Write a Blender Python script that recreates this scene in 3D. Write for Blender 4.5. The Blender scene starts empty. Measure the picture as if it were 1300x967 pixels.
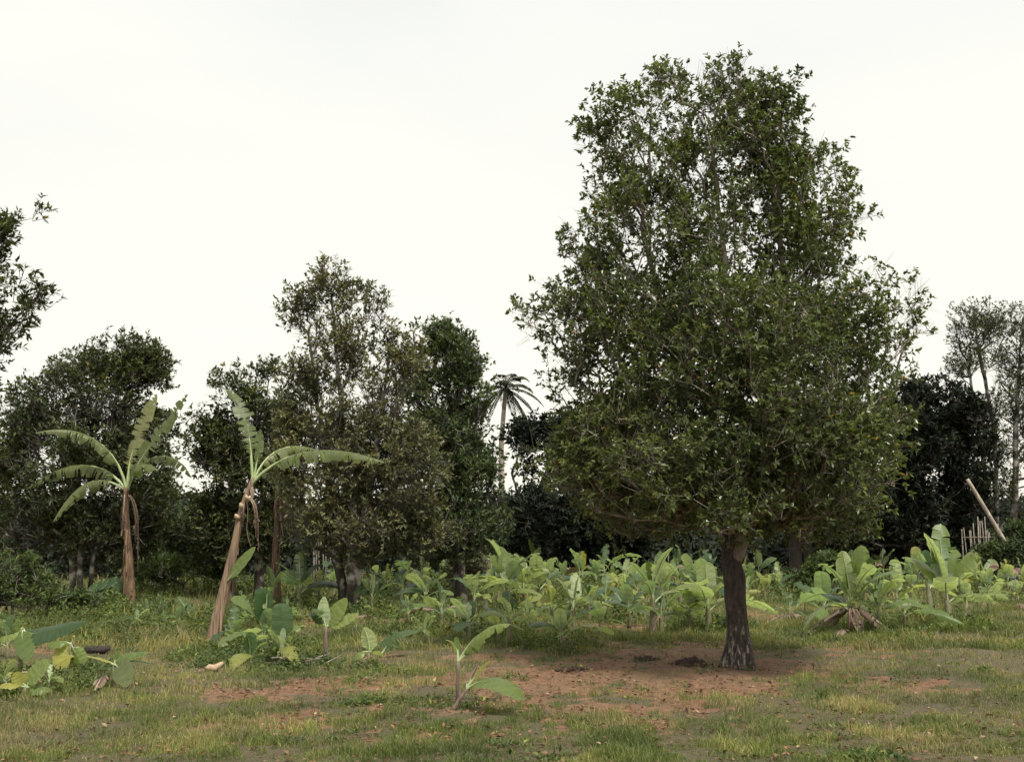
import bpy, math, random
import numpy as np
from mathutils import Vector, noise as mnoise

rng = np.random.default_rng(7)
R = random.Random(7)
SC = bpy.context.scene
COL = SC.collection

# ------------------------------------------------------------------ camera model
FPX = 1444.0            # focal length in pixels of the 1300 px wide photo
CH = 1.7                # eye height
PIT = math.atan((685 - 438) / FPX)
CP, SP = math.cos(PIT), math.sin(PIT)

def ray(px, py):
    u = (px - 650) / FPX; v = (438 - py) / FPX
    return np.array([u, CP - v * SP, SP + v * CP])

def P(px, py, Y):
    d = ray(px, py)
    return np.array([0, 0, CH]) + d * (Y / d[1])

# ------------------------------------------------------------------ numpy noise
_perm = np.random.default_rng(3).random((256, 256))
def vnoise(x, y):
    xi = np.floor(x).astype(int); yi = np.floor(y).astype(int)
    fx = x - xi; fy = y - yi
    fx = fx * fx * (3 - 2 * fx); fy = fy * fy * (3 - 2 * fy)
    a = _perm[xi & 255, yi & 255]; b = _perm[(xi + 1) & 255, yi & 255]
    c = _perm[xi & 255, (yi + 1) & 255]; d = _perm[(xi + 1) & 255, (yi + 1) & 255]
    return (a * (1 - fx) + b * fx) * (1 - fy) + (c * (1 - fx) + d * fx) * fy
def fbm(x, y, o=4):
    s = 0; a = .5; t = 0
    for _ in range(o):
        s = s + a * vnoise(x, y); t += a; x = x * 2.03 + 17.1; y = y * 2.03 + 5.3; a *= .5
    return s / t

def gz(x, y):
    x = np.asarray(x, float); y = np.asarray(y, float)
    z = (fbm(x * .22 + 50, y * .22 + 50, 3) - .5) * .22 + (fbm(x * 1.3, y * 1.3, 2) - .5) * .05
    return z * np.clip(1.2 - np.hypot(x, y) / 260, .2, 1)
def G(px, py):
    d = ray(px, py)
    t = -CH / min(d[2], -.008)
    for _ in range(6):
        z = float(gz(d[0] * t, d[1] * t)); t = (z - CH) / min(d[2], -.008)
    return np.array([d[0] * t, d[1] * t, float(gz(d[0] * t, d[1] * t))])

# soil / weed masks: ellipses given once in the picture, converted to ground metres
def ground_ellipses(lst):
    out = []
    for px, py, rx, ry, s in lst:
        c = G(px, py); e = G(px + rx, py); f0 = G(px, py - ry); f1 = G(px, py + ry)
        out.append((c[0], c[1], abs(e[0] - c[0]), abs(f0[1] - f1[1]) / 2, s))
    return out
SOIL = ground_ellipses([
    (700, 862, 170, 22, 1.15), (830, 850, 170, 32, 1.15), (900, 825, 150, 15, 1), (960, 850, 110, 18, .8), (1030, 822, 110, 10, .75),
    (590, 838, 95, 9, .95), (520, 835, 60, 6, .6), (400, 864, 120, 12, 1.1), (310, 878, 110, 10, .9), (200, 872, 60, 8, .35),
    (450, 790, 80, 5, .85), (360, 800, 30, 4, .3), (60, 822, 70, 6, .45), (140, 812, 60, 5, .3), (780, 793, 90, 5, .7), (990, 783, 60, 5, .6),
    (1010, 760, 30, 4, .5), (1080, 830, 120, 9, .55), (1250, 812, 60, 4, .55), (1130, 870, 120, 14, .35), (640, 905, 400, 30, .45),
    (1040, 850, 60, 16, .5), (1245, 765, 30, 3, .3)])
WEED = ground_ellipses([
    (30, 800, 70, 40, 1), (60, 865, 90, 22, .8), (240, 795, 130, 16, .9), (310, 835, 80, 18, .9), (150, 775, 90, 8, .9), (390, 775, 90, 9, .8),
    (480, 855, 90, 16, .55), (715, 822, 55, 9, 1.1), (620, 805, 70, 8, .7), (560, 800, 110, 9, .8), (820, 790, 110, 6, .8), (510, 780, 80, 8, 1),
    (900, 795, 60, 8, .9), (1100, 800, 80, 8, .8), (1190, 792, 60, 9, .9), (1250, 760, 60, 8, .8), (700, 775, 140, 10, .7), (1040, 765, 80, 6, .8),
    (360, 845, 60, 10, .8), (650, 748, 700, 9, 1.1)])
def mask(x, y, L):
    m = np.zeros_like(x, dtype=float)
    for cx, cy, rx, ry, s in L:
        q = ((x - cx) / rx) ** 2 + ((y - cy) / ry) ** 2
        m = np.maximum(m, s * np.clip(1.35 - q, 0, 1))
    return m
def soil_m(x, y):
    m = mask(x, y, SOIL)
    n = fbm(x * 1.7 + 9, y * 1.1 + 4, 4)
    n2 = fbm(x * 6.5 + 2, y * 5 + 7, 3)
    return np.clip((m + (n - .5) * 2.3 + (n2 - .5) * 2.6 - .36) * 1.7, 0, 1) * np.clip(m * 3 + .25, 0, 1)

# ------------------------------------------------------------------ node helpers
def new_mat(name):
    m = bpy.data.materials.new(name); m.use_nodes = True
    nt = m.node_tree; nt.nodes.clear()
    out = nt.nodes.new('ShaderNodeOutputMaterial')
    return m, nt, out
def nd(nt, t, **kw):
    n = nt.nodes.new(t)
    for k, v in kw.items():
        if k in ('ins',):
            for a, b in v.items(): n.inputs[a].default_value = b
        else: setattr(n, k, v)
    return n
def ramp(nt, src, stops, interp='LINEAR'):
    r = nd(nt, 'ShaderNodeValToRGB'); e = r.color_ramp.elements; r.color_ramp.interpolation = interp
    while len(e) < len(stops): e.new(.5)
    for i, (p, c) in enumerate(stops):
        e[i].position = p; e[i].color = (c[0], c[1], c[2], 1)
    nt.links.new(src, r.inputs[0]); return r.outputs[0]
def mixc(nt, f, a, b, blend='MIX'):
    m = nd(nt, 'ShaderNodeMix', data_type='RGBA', blend_type=blend)
    for s, v in ((m.inputs[0], f), (m.inputs[6], a), (m.inputs[7], b)):
        if isinstance(v, (int, float)): s.default_value = v
        elif isinstance(v, tuple): s.default_value = (v[0], v[1], v[2], 1)
        else: nt.links.new(v, s)
    return m.outputs[2]

def leaf_mat(name, dark, light, rare, rare_at=.985, trans=.3, rough=.42, under=None, spec=.25):
    m, nt, out = new_mat(name)
    a = nd(nt, 'ShaderNodeAttribute', attribute_name='tint')
    c = ramp(nt, a.outputs['Fac'], [(0, dark), (.75, light), (rare_at - .004, light), (rare_at, rare)])
    # clumps of slightly older / younger foliage
    tc = nd(nt, 'ShaderNodeTexCoord'); no = nd(nt, 'ShaderNodeTexNoise', ins={'Scale': .9, 'Detail': 2})
    nt.links.new(tc.outputs['Object'], no.inputs['Vector'])
    f = ramp(nt, no.outputs['Fac'], [(.35, (.72, .74, .8)), (.65, (1.25, 1.2, 1.05))])
    c = mixc(nt, 1.0, c, f, 'MULTIPLY')
    if under:
        g = nd(nt, 'ShaderNodeNewGeometry')
        c = mixc(nt, g.outputs['Backfacing'], c, under)
    p = nd(nt, 'ShaderNodeBsdfPrincipled', ins={'Roughness': rough, 'Specular IOR Level': spec})
    nt.links.new(c, p.inputs['Base Color'])
    t = nd(nt, 'ShaderNodeBsdfTranslucent')
    tcx = mixc(nt, 1.0, c, (1.25, 1.35, .7), 'MULTIPLY'); nt.links.new(tcx, t.inputs['Color'])
    mx = nd(nt, 'ShaderNodeMixShader'); mx.inputs[0].default_value = trans
    nt.links.new(p.outputs[0], mx.inputs[1]); nt.links.new(t.outputs[0], mx.inputs[2])
    nt.links.new(mx.outputs[0], out.inputs[0])
    return m

def bark_mat(name, c1, c2, c3, scale=6.0, stretch=.18, pale_at=.66, base_pale=False):
    m, nt, out = new_mat(name)
    tc = nd(nt, 'ShaderNodeTexCoord'); mp = nd(nt, 'ShaderNodeMapping'); mp.inputs['Scale'].default_value = (1, 1, stretch)
    nt.links.new(tc.outputs['Object'], mp.inputs[0])
    n1 = nd(nt, 'ShaderNodeTexNoise', ins={'Scale': scale * 3, 'Detail': 8, 'Roughness': .7}); nt.links.new(mp.outputs[0], n1.inputs['Vector'])
    n2 = nd(nt, 'ShaderNodeTexNoise', ins={'Scale': scale, 'Detail': 5}); nt.links.new(tc.outputs['Object'], n2.inputs['Vector'])
    c = ramp(nt, n1.outputs['Fac'], [(.35, c1), (.6, c2)])
    fac = ramp(nt, n2.outputs['Fac'], [(pale_at - .06, (0, 0, 0)), (pale_at + .04, (1, 1, 1))])
    if base_pale:      # lichen / lime patches densest on the lowest metre of the stem
        sx = nd(nt, 'ShaderNodeSeparateXYZ'); nt.links.new(tc.outputs['Object'], sx.inputs[0])
        mr = nd(nt, 'ShaderNodeMapRange', ins={'From Min': .05, 'From Max': 1.1, 'To Min': .17, 'To Max': 0}); nt.links.new(sx.outputs[2], mr.inputs[0])
        ad = nd(nt, 'ShaderNodeMath', operation='ADD'); nt.links.new(n1.outputs['Fac'], ad.inputs[0]); nt.links.new(mr.outputs[0], ad.inputs[1])
        fac = ramp(nt, ad.outputs[0], [(.66, (0, 0, 0)), (.76, (1, 1, 1))])
    c = mixc(nt, fac, c, c3)
    p = nd(nt, 'ShaderNodeBsdfPrincipled', ins={'Roughness': .85}); nt.links.new(c, p.inputs['Base Color'])
    b = nd(nt, 'ShaderNodeBump', ins={'Strength': .8, 'Distance': .02}); nt.links.new(n1.outputs['Fac'], b.inputs['Height'])
    nt.links.new(b.outputs[0], p.inputs['Normal']); nt.links.new(p.outputs[0], out.inputs[0])
    return m

M = {}
M['clove'] = leaf_mat('clove_leaf', (.028, .042, .016), (.155, .19, .065), (.5, .27, .04), .9965, .36, .3, None, .5)
M['clove_far'] = leaf_mat('clove_leaf_far', (.022, .033, .014), (.1, .12, .045), (.3, .25, .08), .99, .22, .5, None, .18)
M['olive'] = leaf_mat('olive_leaf', (.045, .05, .026), (.2, .2, .1), (.3, .22, .08), .985, .25, .45)
M['green'] = leaf_mat('green_leaf', (.025, .045, .018), (.1, .135, .052), (.2, .2, .07), .985, .2, .45)
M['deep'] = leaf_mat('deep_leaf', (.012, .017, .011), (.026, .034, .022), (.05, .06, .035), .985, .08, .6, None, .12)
M['weed'] = leaf_mat('weed_leaf', (.035, .06, .02), (.12, .165, .05), (.3, .3, .08), .97, .3, .5)
M['grass'] = leaf_mat('grass_blade', (.085, .12, .034), (.23, .25, .085), (.42, .33, .17), .88, .25, .55)
M['litter'] = leaf_mat('dead_leaf_litter', (.06, .032, .02), (.25, .14, .08), (.4, .28, .17), .93, .1, .7)
M['palm'] = leaf_mat('palm_leaf', (.02, .027, .014), (.05, .06, .03), (.15, .12, .05), .97, .15, .5, None, .2)
M['bark'] = bark_mat('dark_bark', (.014, .01, .009), (.075, .055, .045), (.34, .3, .25), 7, .3, base_pale=True)
M['bark_branch'] = bark_mat('grey_branch_bark', (.1, .08, .06), (.27, .225, .18), (.5, .45, .38), 5, .5, .62)
M['bark_twig'] = bark_mat('dull_twig_bark', (.05, .042, .034), (.13, .11, .088), (.2, .17, .14), 5, .5, .66)
M['bark_far'] = bark_mat('mottled_bark', (.03, .025, .021), (.1, .08, .066), (.42, .38, .34), 3, .4, .56)
M['pole'] = bark_mat('weathered_pole', (.25, .2, .16), (.42, .35, .28), (.5, .44, .36), 3, .2, .6)
M['log'] = bark_mat('charred_log', (.012, .01, .01), (.06, .046, .04), (.1, .08, .07), 8, .5, .7)
M['soil_dark'] = bark_mat('damp_soil', (.025, .016, .012), (.075, .042, .028), (.12, .07, .045), 8, 1, .68)
M['pale_husk'] = bark_mat('dry_husk', (.36, .25, .15), (.55, .4, .26), (.62, .5, .36), 8, 1, .6)

def banana_leaf_mat(name, top, under, edge, dead=False):
    m, nt, out = new_mat(name)
    uv = nd(nt, 'ShaderNodeUVMap', uv_map='UVMap')
    sx = nd(nt, 'ShaderNodeSeparateXYZ'); nt.links.new(uv.outputs[0], sx.inputs[0])
    w = nd(nt, 'ShaderNodeTexNoise', ins={'Scale': 1.0, 'Detail': 3}); mp = nd(nt, 'ShaderNodeMapping'); mp.inputs['Scale'].default_value = (55, 1.2, 1)
    nt.links.new(uv.outputs[0], mp.inputs[0]); nt.links.new(mp.outputs[0], w.inputs['Vector'])
    at = nd(nt, 'ShaderNodeAttribute', attribute_name='tint')
    base = mixc(nt, at.outputs['Fac'], tuple(v * .8 for v in top), (top[0] * 1.5, top[1] * 1.22, top[2] * 1.25))
    st = ramp(nt, w.outputs['Fac'], [(.3, (.68, .7, .68)), (.7, (1.3, 1.28, 1.3))])
    ctop = mixc(nt, 1.0, base, st, 'MULTIPLY')
    g = nd(nt, 'ShaderNodeNewGeometry')
    cu = mixc(nt, 1.0, under, st, 'MULTIPLY')
    c = mixc(nt, g.outputs['Backfacing'], ctop, cu)
    # brown ragged margin
    n2 = nd(nt, 'ShaderNodeTexNoise', ins={'Scale': 14, 'Detail': 4}); nt.links.new(uv.outputs[0], n2.inputs['Vector'])
    ab = nd(nt, 'ShaderNodeMath', operation='ABSOLUTE'); nt.links.new(sx.outputs[1], ab.inputs[0])
    ma = nd(nt, 'ShaderNodeMath', operation='MULTIPLY_ADD'); ma.inputs[1].default_value = .45; nt.links.new(n2.outputs['Fac'], ma.inputs[0]); nt.links.new(ab.outputs[0], ma.inputs[2])
    ef = ramp(nt, ma.outputs[0], [(.5 if dead else 1.1, (0, 0, 0)), (.9 if dead else 1.22, (1, 1, 1))])
    c = mixc(nt, ef, c, edge)
    p = nd(nt, 'ShaderNodeBsdfPrincipled', ins={'Roughness': .75 if dead else .4}); nt.links.new(c, p.inputs['Base Color'])
    b = nd(nt, 'ShaderNodeBump', ins={'Strength': .35, 'Distance': .01}); nt.links.new(w.outputs['Fac'], b.inputs['Height']); nt.links.new(b.outputs[0], p.inputs['Normal'])
    t = nd(nt, 'ShaderNodeBsdfTranslucent'); tc = mixc(nt, 1.0, c, (1.2, 1.3, .6), 'MULTIPLY'); nt.links.new(tc, t.inputs['Color'])
    mx = nd(nt, 'ShaderNodeMixShader'); mx.inputs[0].default_value = .12 if dead else .42
    nt.links.new(p.outputs[0], mx.inputs[1]); nt.links.new(t.outputs[0], mx.inputs[2]); nt.links.new(mx.outputs[0], out.inputs[0])
    return m
M['ban'] = banana_leaf_mat('banana_leaf', (.15, .22, .06), (.44, .5, .31), (.34, .22, .08))
M['ban_blue'] = banana_leaf_mat('banana_leaf_bluish', (.065, .12, .045), (.3, .38, .24), (.3, .22, .1))
M['ban_yel'] = banana_leaf_mat('banana_leaf_yellowish', (.25, .29, .07), (.42, .46, .24), (.45, .28, .06))
M['ban_old'] = banana_leaf_mat('banana_leaf_tall', (.15, .19, .075), (.34, .39, .24), (.46, .4, .25))
M['ban_dead'] = banana_leaf_mat('banana_leaf_dry', (.085, .055, .04), (.16, .115, .085), (.27, .2, .14), True)

def simple_mat(name, col, col2, rough=.6, scale=(30, 30, 3), bump=.3):
    m, nt, out = new_mat(name)
    tc = nd(nt, 'ShaderNodeTexCoord'); mp = nd(nt, 'ShaderNodeMapping'); mp.inputs['Scale'].default_value = scale
    nt.links.new(tc.outputs['Object'], mp.inputs[0]); n = nd(nt, 'ShaderNodeTexNoise', ins={'Scale': 1, 'Detail': 6, 'Roughness': .65}); nt.links.new(mp.outputs[0], n.inputs['Vector'])
    c = ramp(nt, n.outputs['Fac'], [(.35, col), (.65, col2)])
    p = nd(nt, 'ShaderNodeBsdfPrincipled', ins={'Roughness': rough}); nt.links.new(c, p.inputs['Base Color'])
    b = nd(nt, 'ShaderNodeBump', ins={'Strength': bump, 'Distance': .01}); nt.links.new(n.outputs['Fac'], b.inputs['Height']); nt.links.new(b.outputs[0], p.inputs['Normal'])
    nt.links.new(p.outputs[0], out.inputs[0]); return m
M['rib'] = simple_mat('banana_midrib', (.3, .38, .16), (.4, .46, .24), .45)
M['rib_dead'] = simple_mat('dry_midrib', (.24, .16, .1), (.4, .3, .2), .7)
M['stem_brown'] = simple_mat('dry_sheath_stem', (.03, .018, .013), (.27, .16, .085), .7, (38, 38, 1.6), .8)
M['stem_grey'] = simple_mat('grey_sheath_stem', (.07, .045, .035), (.24, .18, .13), .75, (40, 40, 4), .8)
M['stem_pale'] = simple_mat('leaning_sheath_stem', (.1, .055, .036), (.36, .25, .16), .65, (34, 34, 1.2), .7)
M['stem_green'] = simple_mat('young_stem', (.09, .075, .045), (.22, .21, .11), .6, (50, 50, 5), .5)
M['stick'] = simple_mat('bleached_stick', (.12, .1, .08), (.36, .31, .25), .8, (40, 40, 5), .5)

# ------------------------------------------------------------------ mesh helpers
def mesh_np(name, verts, faces, mats, midx=None, tint=None, uv=None, smooth=False):
    """faces: int array (n,3) or (n,4) or list of such arrays"""
    if not isinstance(faces, list): faces = [faces]
    faces = [f for f in faces if len(f)]
    me = bpy.data.meshes.new(name)
    verts = np.asarray(verts, dtype=np.float32)
    me.vertices.add(len(verts)); me.vertices.foreach_set('co', verts.ravel())
    loops = np.concatenate([f.ravel() for f in faces]).astype(np.int32)
    sizes = np.concatenate([np.full(len(f), f.shape[1]) for f in faces]).astype(np.int32)
    me.loops.add(len(loops)); me.loops.foreach_set('vertex_index', loops)
    me.polygons.add(len(sizes)); st = np.concatenate([[0], np.cumsum(sizes)[:-1]]).astype(np.int32)
    me.polygons.foreach_set('loop_start', st); me.polygons.foreach_set('loop_total', sizes)
    for m in mats: me.materials.append(m)
    if midx is not None: me.polygons.foreach_set('material_index', np.asarray(midx, dtype=np.int32))
    me.polygons.foreach_set('use_smooth', np.full(len(sizes), smooth))
    if tint is not None:
        a = me.attributes.new('tint', 'FLOAT', 'POINT'); a.data.foreach_set('value', np.asarray(tint, dtype=np.float32))
    if uv is not None:
        l = me.uv_layers.new(name='UVMap'); l.data.foreach_set('uv', np.asarray(uv, dtype=np.float32)[loops].ravel())
    me.update(calc_edges=True)
    return me
def obj(name, me, parent=None, loc=None):
    o = bpy.data.objects.new(name, me); COL.objects.link(o)
    if parent is not None: o.parent = parent
    if loc is not None: o.location = tuple(float(v) for v in loc)
    return o
def thing(name, loc, label, cat, group=None):
    o = bpy.data.objects.new(name, None); COL.objects.link(o); o.location = tuple(float(v) for v in loc)
    o.empty_display_size = .3
    return tag(o, label, cat, group)
def tag(o, label, cat, group=None):
    o['label'] = label; o['category'] = cat
    if group: o['group'] = group
    return o

def unit(v, ax=-1):
    return v / np.maximum(np.linalg.norm(v, axis=ax, keepdims=True), 1e-9)

class MB:
    """collects verts/faces; one mesh"""
    def __init__(s): s.v = []; s.q = []; s.t = []; s.qm = []; s.tm = []; s.n = 0; s.tint = []; s.uv = []
    def add(s, v, q=None, t=None, m=0, tint=.5, uv=None):
        v = np.asarray(v, float).reshape(-1, 3)
        s.v.append(v)
        s.tint.append(np.broadcast_to(np.asarray(tint, float), (len(v),)).copy())
        s.uv.append(np.zeros((len(v), 2)) if uv is None else np.asarray(uv, float))
        if q is not None and len(q): q = np.asarray(q); s.q.append(q + s.n); s.qm.append(np.full(len(q), m))
        if t is not None and len(t): t = np.asarray(t); s.t.append(t + s.n); s.tm.append(np.full(len(t), m))
        s.n += len(v)
    def build(s, name, mats, smooth=False):
        f = []; mi = []
        if s.q: f.append(np.concatenate(s.q)); mi.append(np.concatenate(s.qm))
        if s.t: f.append(np.concatenate(s.t)); mi.append(np.concatenate(s.tm))
        return mesh_np(name, np.concatenate(s.v), f, mats, np.concatenate(mi), np.concatenate(s.tint), np.concatenate(s.uv), smooth)

def sweep(mb, pts, rad, k=6, m=0, rough=0., tint=.5, cap=True, flat=1.0, root=0.):
    pts = np.asarray(pts, float); n = len(pts); rad = np.broadcast_to(np.asarray(rad, float), (n,))
    T = unit(np.gradient(pts, axis=0))
    ref = np.array([0., 0, 1]) if abs(T[0][2]) < .9 else np.array([1., 0, 0])
    V = []; U = unit(np.cross(T[0], ref))
    for i in range(n):
        U = unit(U - T[i] * np.dot(U, T[i])); W = np.cross(T[i], U)
        for j in range(k):
            a = 2 * math.pi * j / k
            r = rad[i]
            if root: r *= 1 + root * math.exp(-max(pts[i][2], 0) / .16) * (.55 + .5 * math.sin(5 * a + 1 + math.sin(2 * a))) + .05 * math.sin(3 * a + pts[i][2] * 1.5)
            if rough: r *= 1 + rough * (mnoise.noise(Vector((math.cos(a) * 1.7, math.sin(a) * 1.7, i * .23 + pts[0][0]))) + .5 * mnoise.noise(Vector((math.cos(a) * 5, math.sin(a) * 5, i * .1))))
            V.append(pts[i] + (U * math.cos(a) * flat + W * math.sin(a)) * r)
    q = []
    for i in range(n - 1):
        for j in range(k):
            q.append((i * k + j, i * k + (j + 1) % k, (i + 1) * k + (j + 1) % k, (i + 1) * k + j))
    tr = []
    if cap:
        V.append(pts[-1]); c = n * k
        for j in range(k): tr.append(((n - 1) * k + j, (n - 1) * k + (j + 1) % k, c))
        V.append(pts[0]); c = n * k + 1
        for j in range(k): tr.append(((j + 1) % k, j, c))
    mb.add(V, q, tr, m, tint)

def leaf_arrays(b, d, n, L, W, fold=.2, hexa=False, rg=rng, tint=None):
    """vectorised leaves: base b, direction d, normal n -> verts, faces, tint"""
    N = len(b); d = unit(d); s = unit(np.cross(d, n)); n = np.cross(s, d)
    L = L[:, None]; W = W[:, None]
    if hexa:
        curl = n * L * -.12
        v = np.stack([b, b + d * L * .3 + s * W * .48 + n * W * fold, b + d * L * .7 + s * W * .4 + n * W * fold * .6 + curl * .4, b + d * L + curl,
                      b + d * L * .7 - s * W * .4 + n * W * fold * .6 + curl * .4, b + d * L * .3 - s * W * .48 + n * W * fold], 1)
        i = np.arange(N)[:, None] * 6
        f = np.concatenate([i + np.array([[0, 1, 2, 3]]), i + np.array([[0, 3, 4, 5]])])
        k = 6
    else:
        v = np.stack([b, b + d * L * .45 + s * W * .5 + n * W * fold, b + d * L, b + d * L * .45 - s * W * .5 + n * W * fold], 1)
        i = np.arange(N)[:, None] * 4
        f = np.concatenate([i + np.array([[0, 1, 2]]), i + np.array([[0, 2, 3]])])
        k = 4
    t = rg.random(N) if tint is None else tint
    return v.reshape(-1, 3), f, np.repeat(t, k)

# ------------------------------------------------------------------ trees
def sample_lobes(lobes, n, base, Y, rg, gap=.0, shell=.45):
    """lobes: (px, py, rx, ry, dY metres, depth radius metres or None, density)"""
    L = []
    for l in lobes:
        px, py, rx, ry = l[:4]; dY = l[4] if len(l) > 4 else 0; rd = l[5] if len(l) > 5 and l[5] else None; den = l[6] if len(l) > 6 else 1
        s = Y / FPX / CP
        c = P(px, py, Y) + np.array([0, dY, 0]) - base
        L.append((c, np.array([rx * s, (rd or rx * s), ry * s]), den))
    w = np.array([np.prod(r) ** .8 * den for c, r, den in L]); w /= w.sum()
    pts = []; own = []; den_o = []
    tries = 0
    while len(pts) < n and tries < n * 30:
        tries += 1
        k = rg.choice(len(L), p=w); c, r, den = L[k]
        v = unit(rg.normal(size=3)); rad = rg.random() ** (shell)
        p = c + v * r * rad
        if p[2] < .3: continue
        if gap and mnoise.noise(Vector(tuple(p * (2.2 / max(1.0, Y / 18)) + 31.7))) < -gap: continue
        pts.append(p); own.append(c); den_o.append(den)
    return np.array(pts), np.array(own), np.array(den_o)

def resample(poly, step):
    poly = [np.asarray(p, float) for p in poly]; out = [poly[0]]
    for a, b in zip(poly[:-1], poly[1:]):
        k = max(1, int(np.linalg.norm(b - a) / step))
        for i in range(1, k + 1): out.append(a + (b - a) * i / k)
    return out

def make_tree(name, label, base, lobes, n_att, trunks, r_trunk, Y=None, leaf='clove_far', leafL=.12, leafW=.055, twigs=5, per=8, twigL=.4,
              seed=1, gap=.12, hexa=False, bark='bark_far', branch='bark_far', cat='tree', group='trees of the grove', bare=.08, bf=.35, down=.8, up=.45, shell=.45, droop=.1,
              clump=0, top_thin=None, rtip=.005):
    rg = np.random.default_rng(seed)
    base = np.asarray(base, float); Y = Y or base[1]
    A, OWN, DEN = sample_lobes(lobes, n_att, base, Y, rg, gap, shell)
    nodes = []; par = []; path = []; att = []
    for (poly, free) in trunks:
        pl = resample(poly, .3); off = len(nodes)
        fork = -1
        if off and pl[0][2] > .4: fork = int(np.argmin([np.linalg.norm(q - pl[0]) for q in nodes]))
        for i, p in enumerate(pl):
            if i > 0: p = p + rg.normal(size=3) * .02
            nodes.append(p); par.append(fork if i == 0 else off + i - 1)
            path.append((path[fork] if fork >= 0 else 0) if i == 0 else path[-1] + np.linalg.norm(p - nodes[-2]))
            att.append(p[2] >= free)
    ntr = len(nodes)
    best = np.full(len(A), 1e9); bi = np.zeros(len(A), int)
    def relax(j):
        d = np.linalg.norm(A - nodes[j], axis=1) + bf * path[j] + down * np.maximum(0, nodes[j][2] + .1 - A[:, 2])
        m = d < best; best[m] = d[m]; bi[m] = j
    for j in range(ntr):
        if att[j]: relax(j)
    left = np.ones(len(A), bool); tipnode = np.zeros(len(A), int)
    for _ in range(len(A)):
        c = np.where(left, best, 1e9); k = int(np.argmin(c)); left[k] = False
        j = bi[k]; a = nodes[j]; b = A[k]; dist = np.linalg.norm(b - a); m = max(1, int(dist / .4))
        prev = j; sag = np.array([0, 0, -.06 * dist])
        for i in range(1, m + 1):
            t = i / m; p = a + (b - a) * t + sag * math.sin(math.pi * t) + (rg.normal(size=3) * .035 * dist ** .5 if i < m else 0)
            nodes.append(p); par.append(prev); path.append(path[prev] + np.linalg.norm(p - nodes[prev])); prev = len(nodes) - 1; relax(prev)
        tipnode[k] = prev
    nodes = np.array(nodes); N = len(nodes)
    cnt = np.zeros(N); cnt[tipnode] += 1
    for i in range(N - 1, -1, -1):
        if par[i] >= 0: cnt[par[i]] += cnt[i]
    cnt = np.maximum(cnt, 1); tot = cnt.max()
    e = math.log(r_trunk / rtip) / math.log(max(tot, 3)); rad = rtip * cnt ** e
    # trunk flare
    for i in range(ntr):
        z = nodes[i][2]; rad[i] *= 1 + .35 * math.exp(-max(z, 0) / .25)
    ch = [[] for _ in range(N)]
    for i in range(N):
        if par[i] >= 0: ch[par[i]].append(i)
    root = thing(name, base, label, cat, group)
    tm, bm_ = MB(), MB()
    starts = [(i, None) for i in range(N) if par[i] < 0]
    while starts:
        i, p0 = starts.pop(); chain = [i] if p0 is None else [p0, i]
        cur = i
        while ch[cur]:
            cs = sorted(ch[cur], key=lambda x: -rad[x])
            for o_ in cs[1:]: starts.append((o_, cur))
            cur = cs[0]; chain.append(cur)
        rr = rad[chain].copy()
        if p0 is not None: rr[0] = rr[1]
        if p0 is None:
            # trunk chain: cut where it gets thin
            cut = len(chain)
            for q_, c_ in enumerate(chain):
                if rad[c_] < r_trunk * .3: cut = q_ + 1; break
            P_ = nodes[chain[:cut]].copy(); rc = rr[:cut]
            if hexa:
                k3 = np.linspace(0, len(P_) - 1, (len(P_) - 1) * 4 + 1); P_ = np.stack([np.interp(k3, np.arange(cut), P_[:, q]) for q in range(3)], 1); rc = np.interp(k3, np.arange(cut), rc)
            P_[0][2] -= .2
            if len(P_) > 1: sweep(tm, P_, rc, 36 if hexa else 9, 0, .2, root=.75 if hexa else .3)
            chain = chain[cut - 1:]; rr = rr[cut - 1:]
            if len(chain) < 2: continue
        if rr[0] < .0045 and not hexa: continue
        k = 7 if rr[0] > .03 else 4 if rr[0] > .012 else 3
        sweep(bm_, nodes[chain], rr, k, 0, 0, cap=False)
    obj('trunk', tm.build(name + '_trunk', [M[bark]], True), root)
    # twigs and leaves
    keep = rg.random(len(A)) > bare
    if top_thin:      # thinner foliage high up
        zt, amt = top_thin
        keep &= ~((A[:, 2] > zt) & (rg.random(len(A)) < amt))
    keepn = np.where(keep, 1, 0)
    idx = np.repeat(np.arange(len(A)), twigs)
    a = A[idx]; axis = np.zeros_like(a); axis[:, :2] = OWN[idx][:, :2] * .5; axis[:, 2] = OWN[idx][:, 2] - .6
    outd = unit(a - axis)
    d = unit(outd * .55 + np.array([0, 0, up]) + rg.normal(size=a.shape) * .55)
    tl = twigL * (.5 + rg.random(len(a)) * .8)
    st = a + rg.normal(size=a.shape) * .04
    en = st + d * tl[:, None]
    # twig prisms
    s = unit(np.cross(d, rg.normal(size=d.shape))); s2 = np.cross(d, s)
    r0 = .0035 if hexa else .006
    ring0 = [st + s * r0, st - s * r0 * .5 + s2 * r0 * .87, st - s * r0 * .5 - s2 * r0 * .87]
    v = np.stack(ring0 + [en + s * r0 * .4, en - s * r0 * .4], 1).reshape(-1, 3)
    i5 = np.arange(len(a))[:, None] * 5
    bm_.add(v, np.concatenate([i5 + np.array([[0, 1, 4, 3]]), i5 + np.array([[1, 2, 4, 3]])]), None, 0)
    obj('branches', bm_.build(name + '_branches', [M[branch]], True), root)
    kk = keepn[idx] > 0
    if clump:
        cn = np.array([mnoise.noise(Vector(tuple(q * clump + 5.5))) for q in a]); kk &= rg.random(len(a)) < np.clip(.88 + cn * (.9 if hexa else 1.4), .12, 1)
    if DEN is not None: kk &= rg.random(len(idx)) < np.clip(DEN[idx] * 1.25, .25, 1)
    st, d, tl = st[kk], d[kk], tl[kk]
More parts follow.
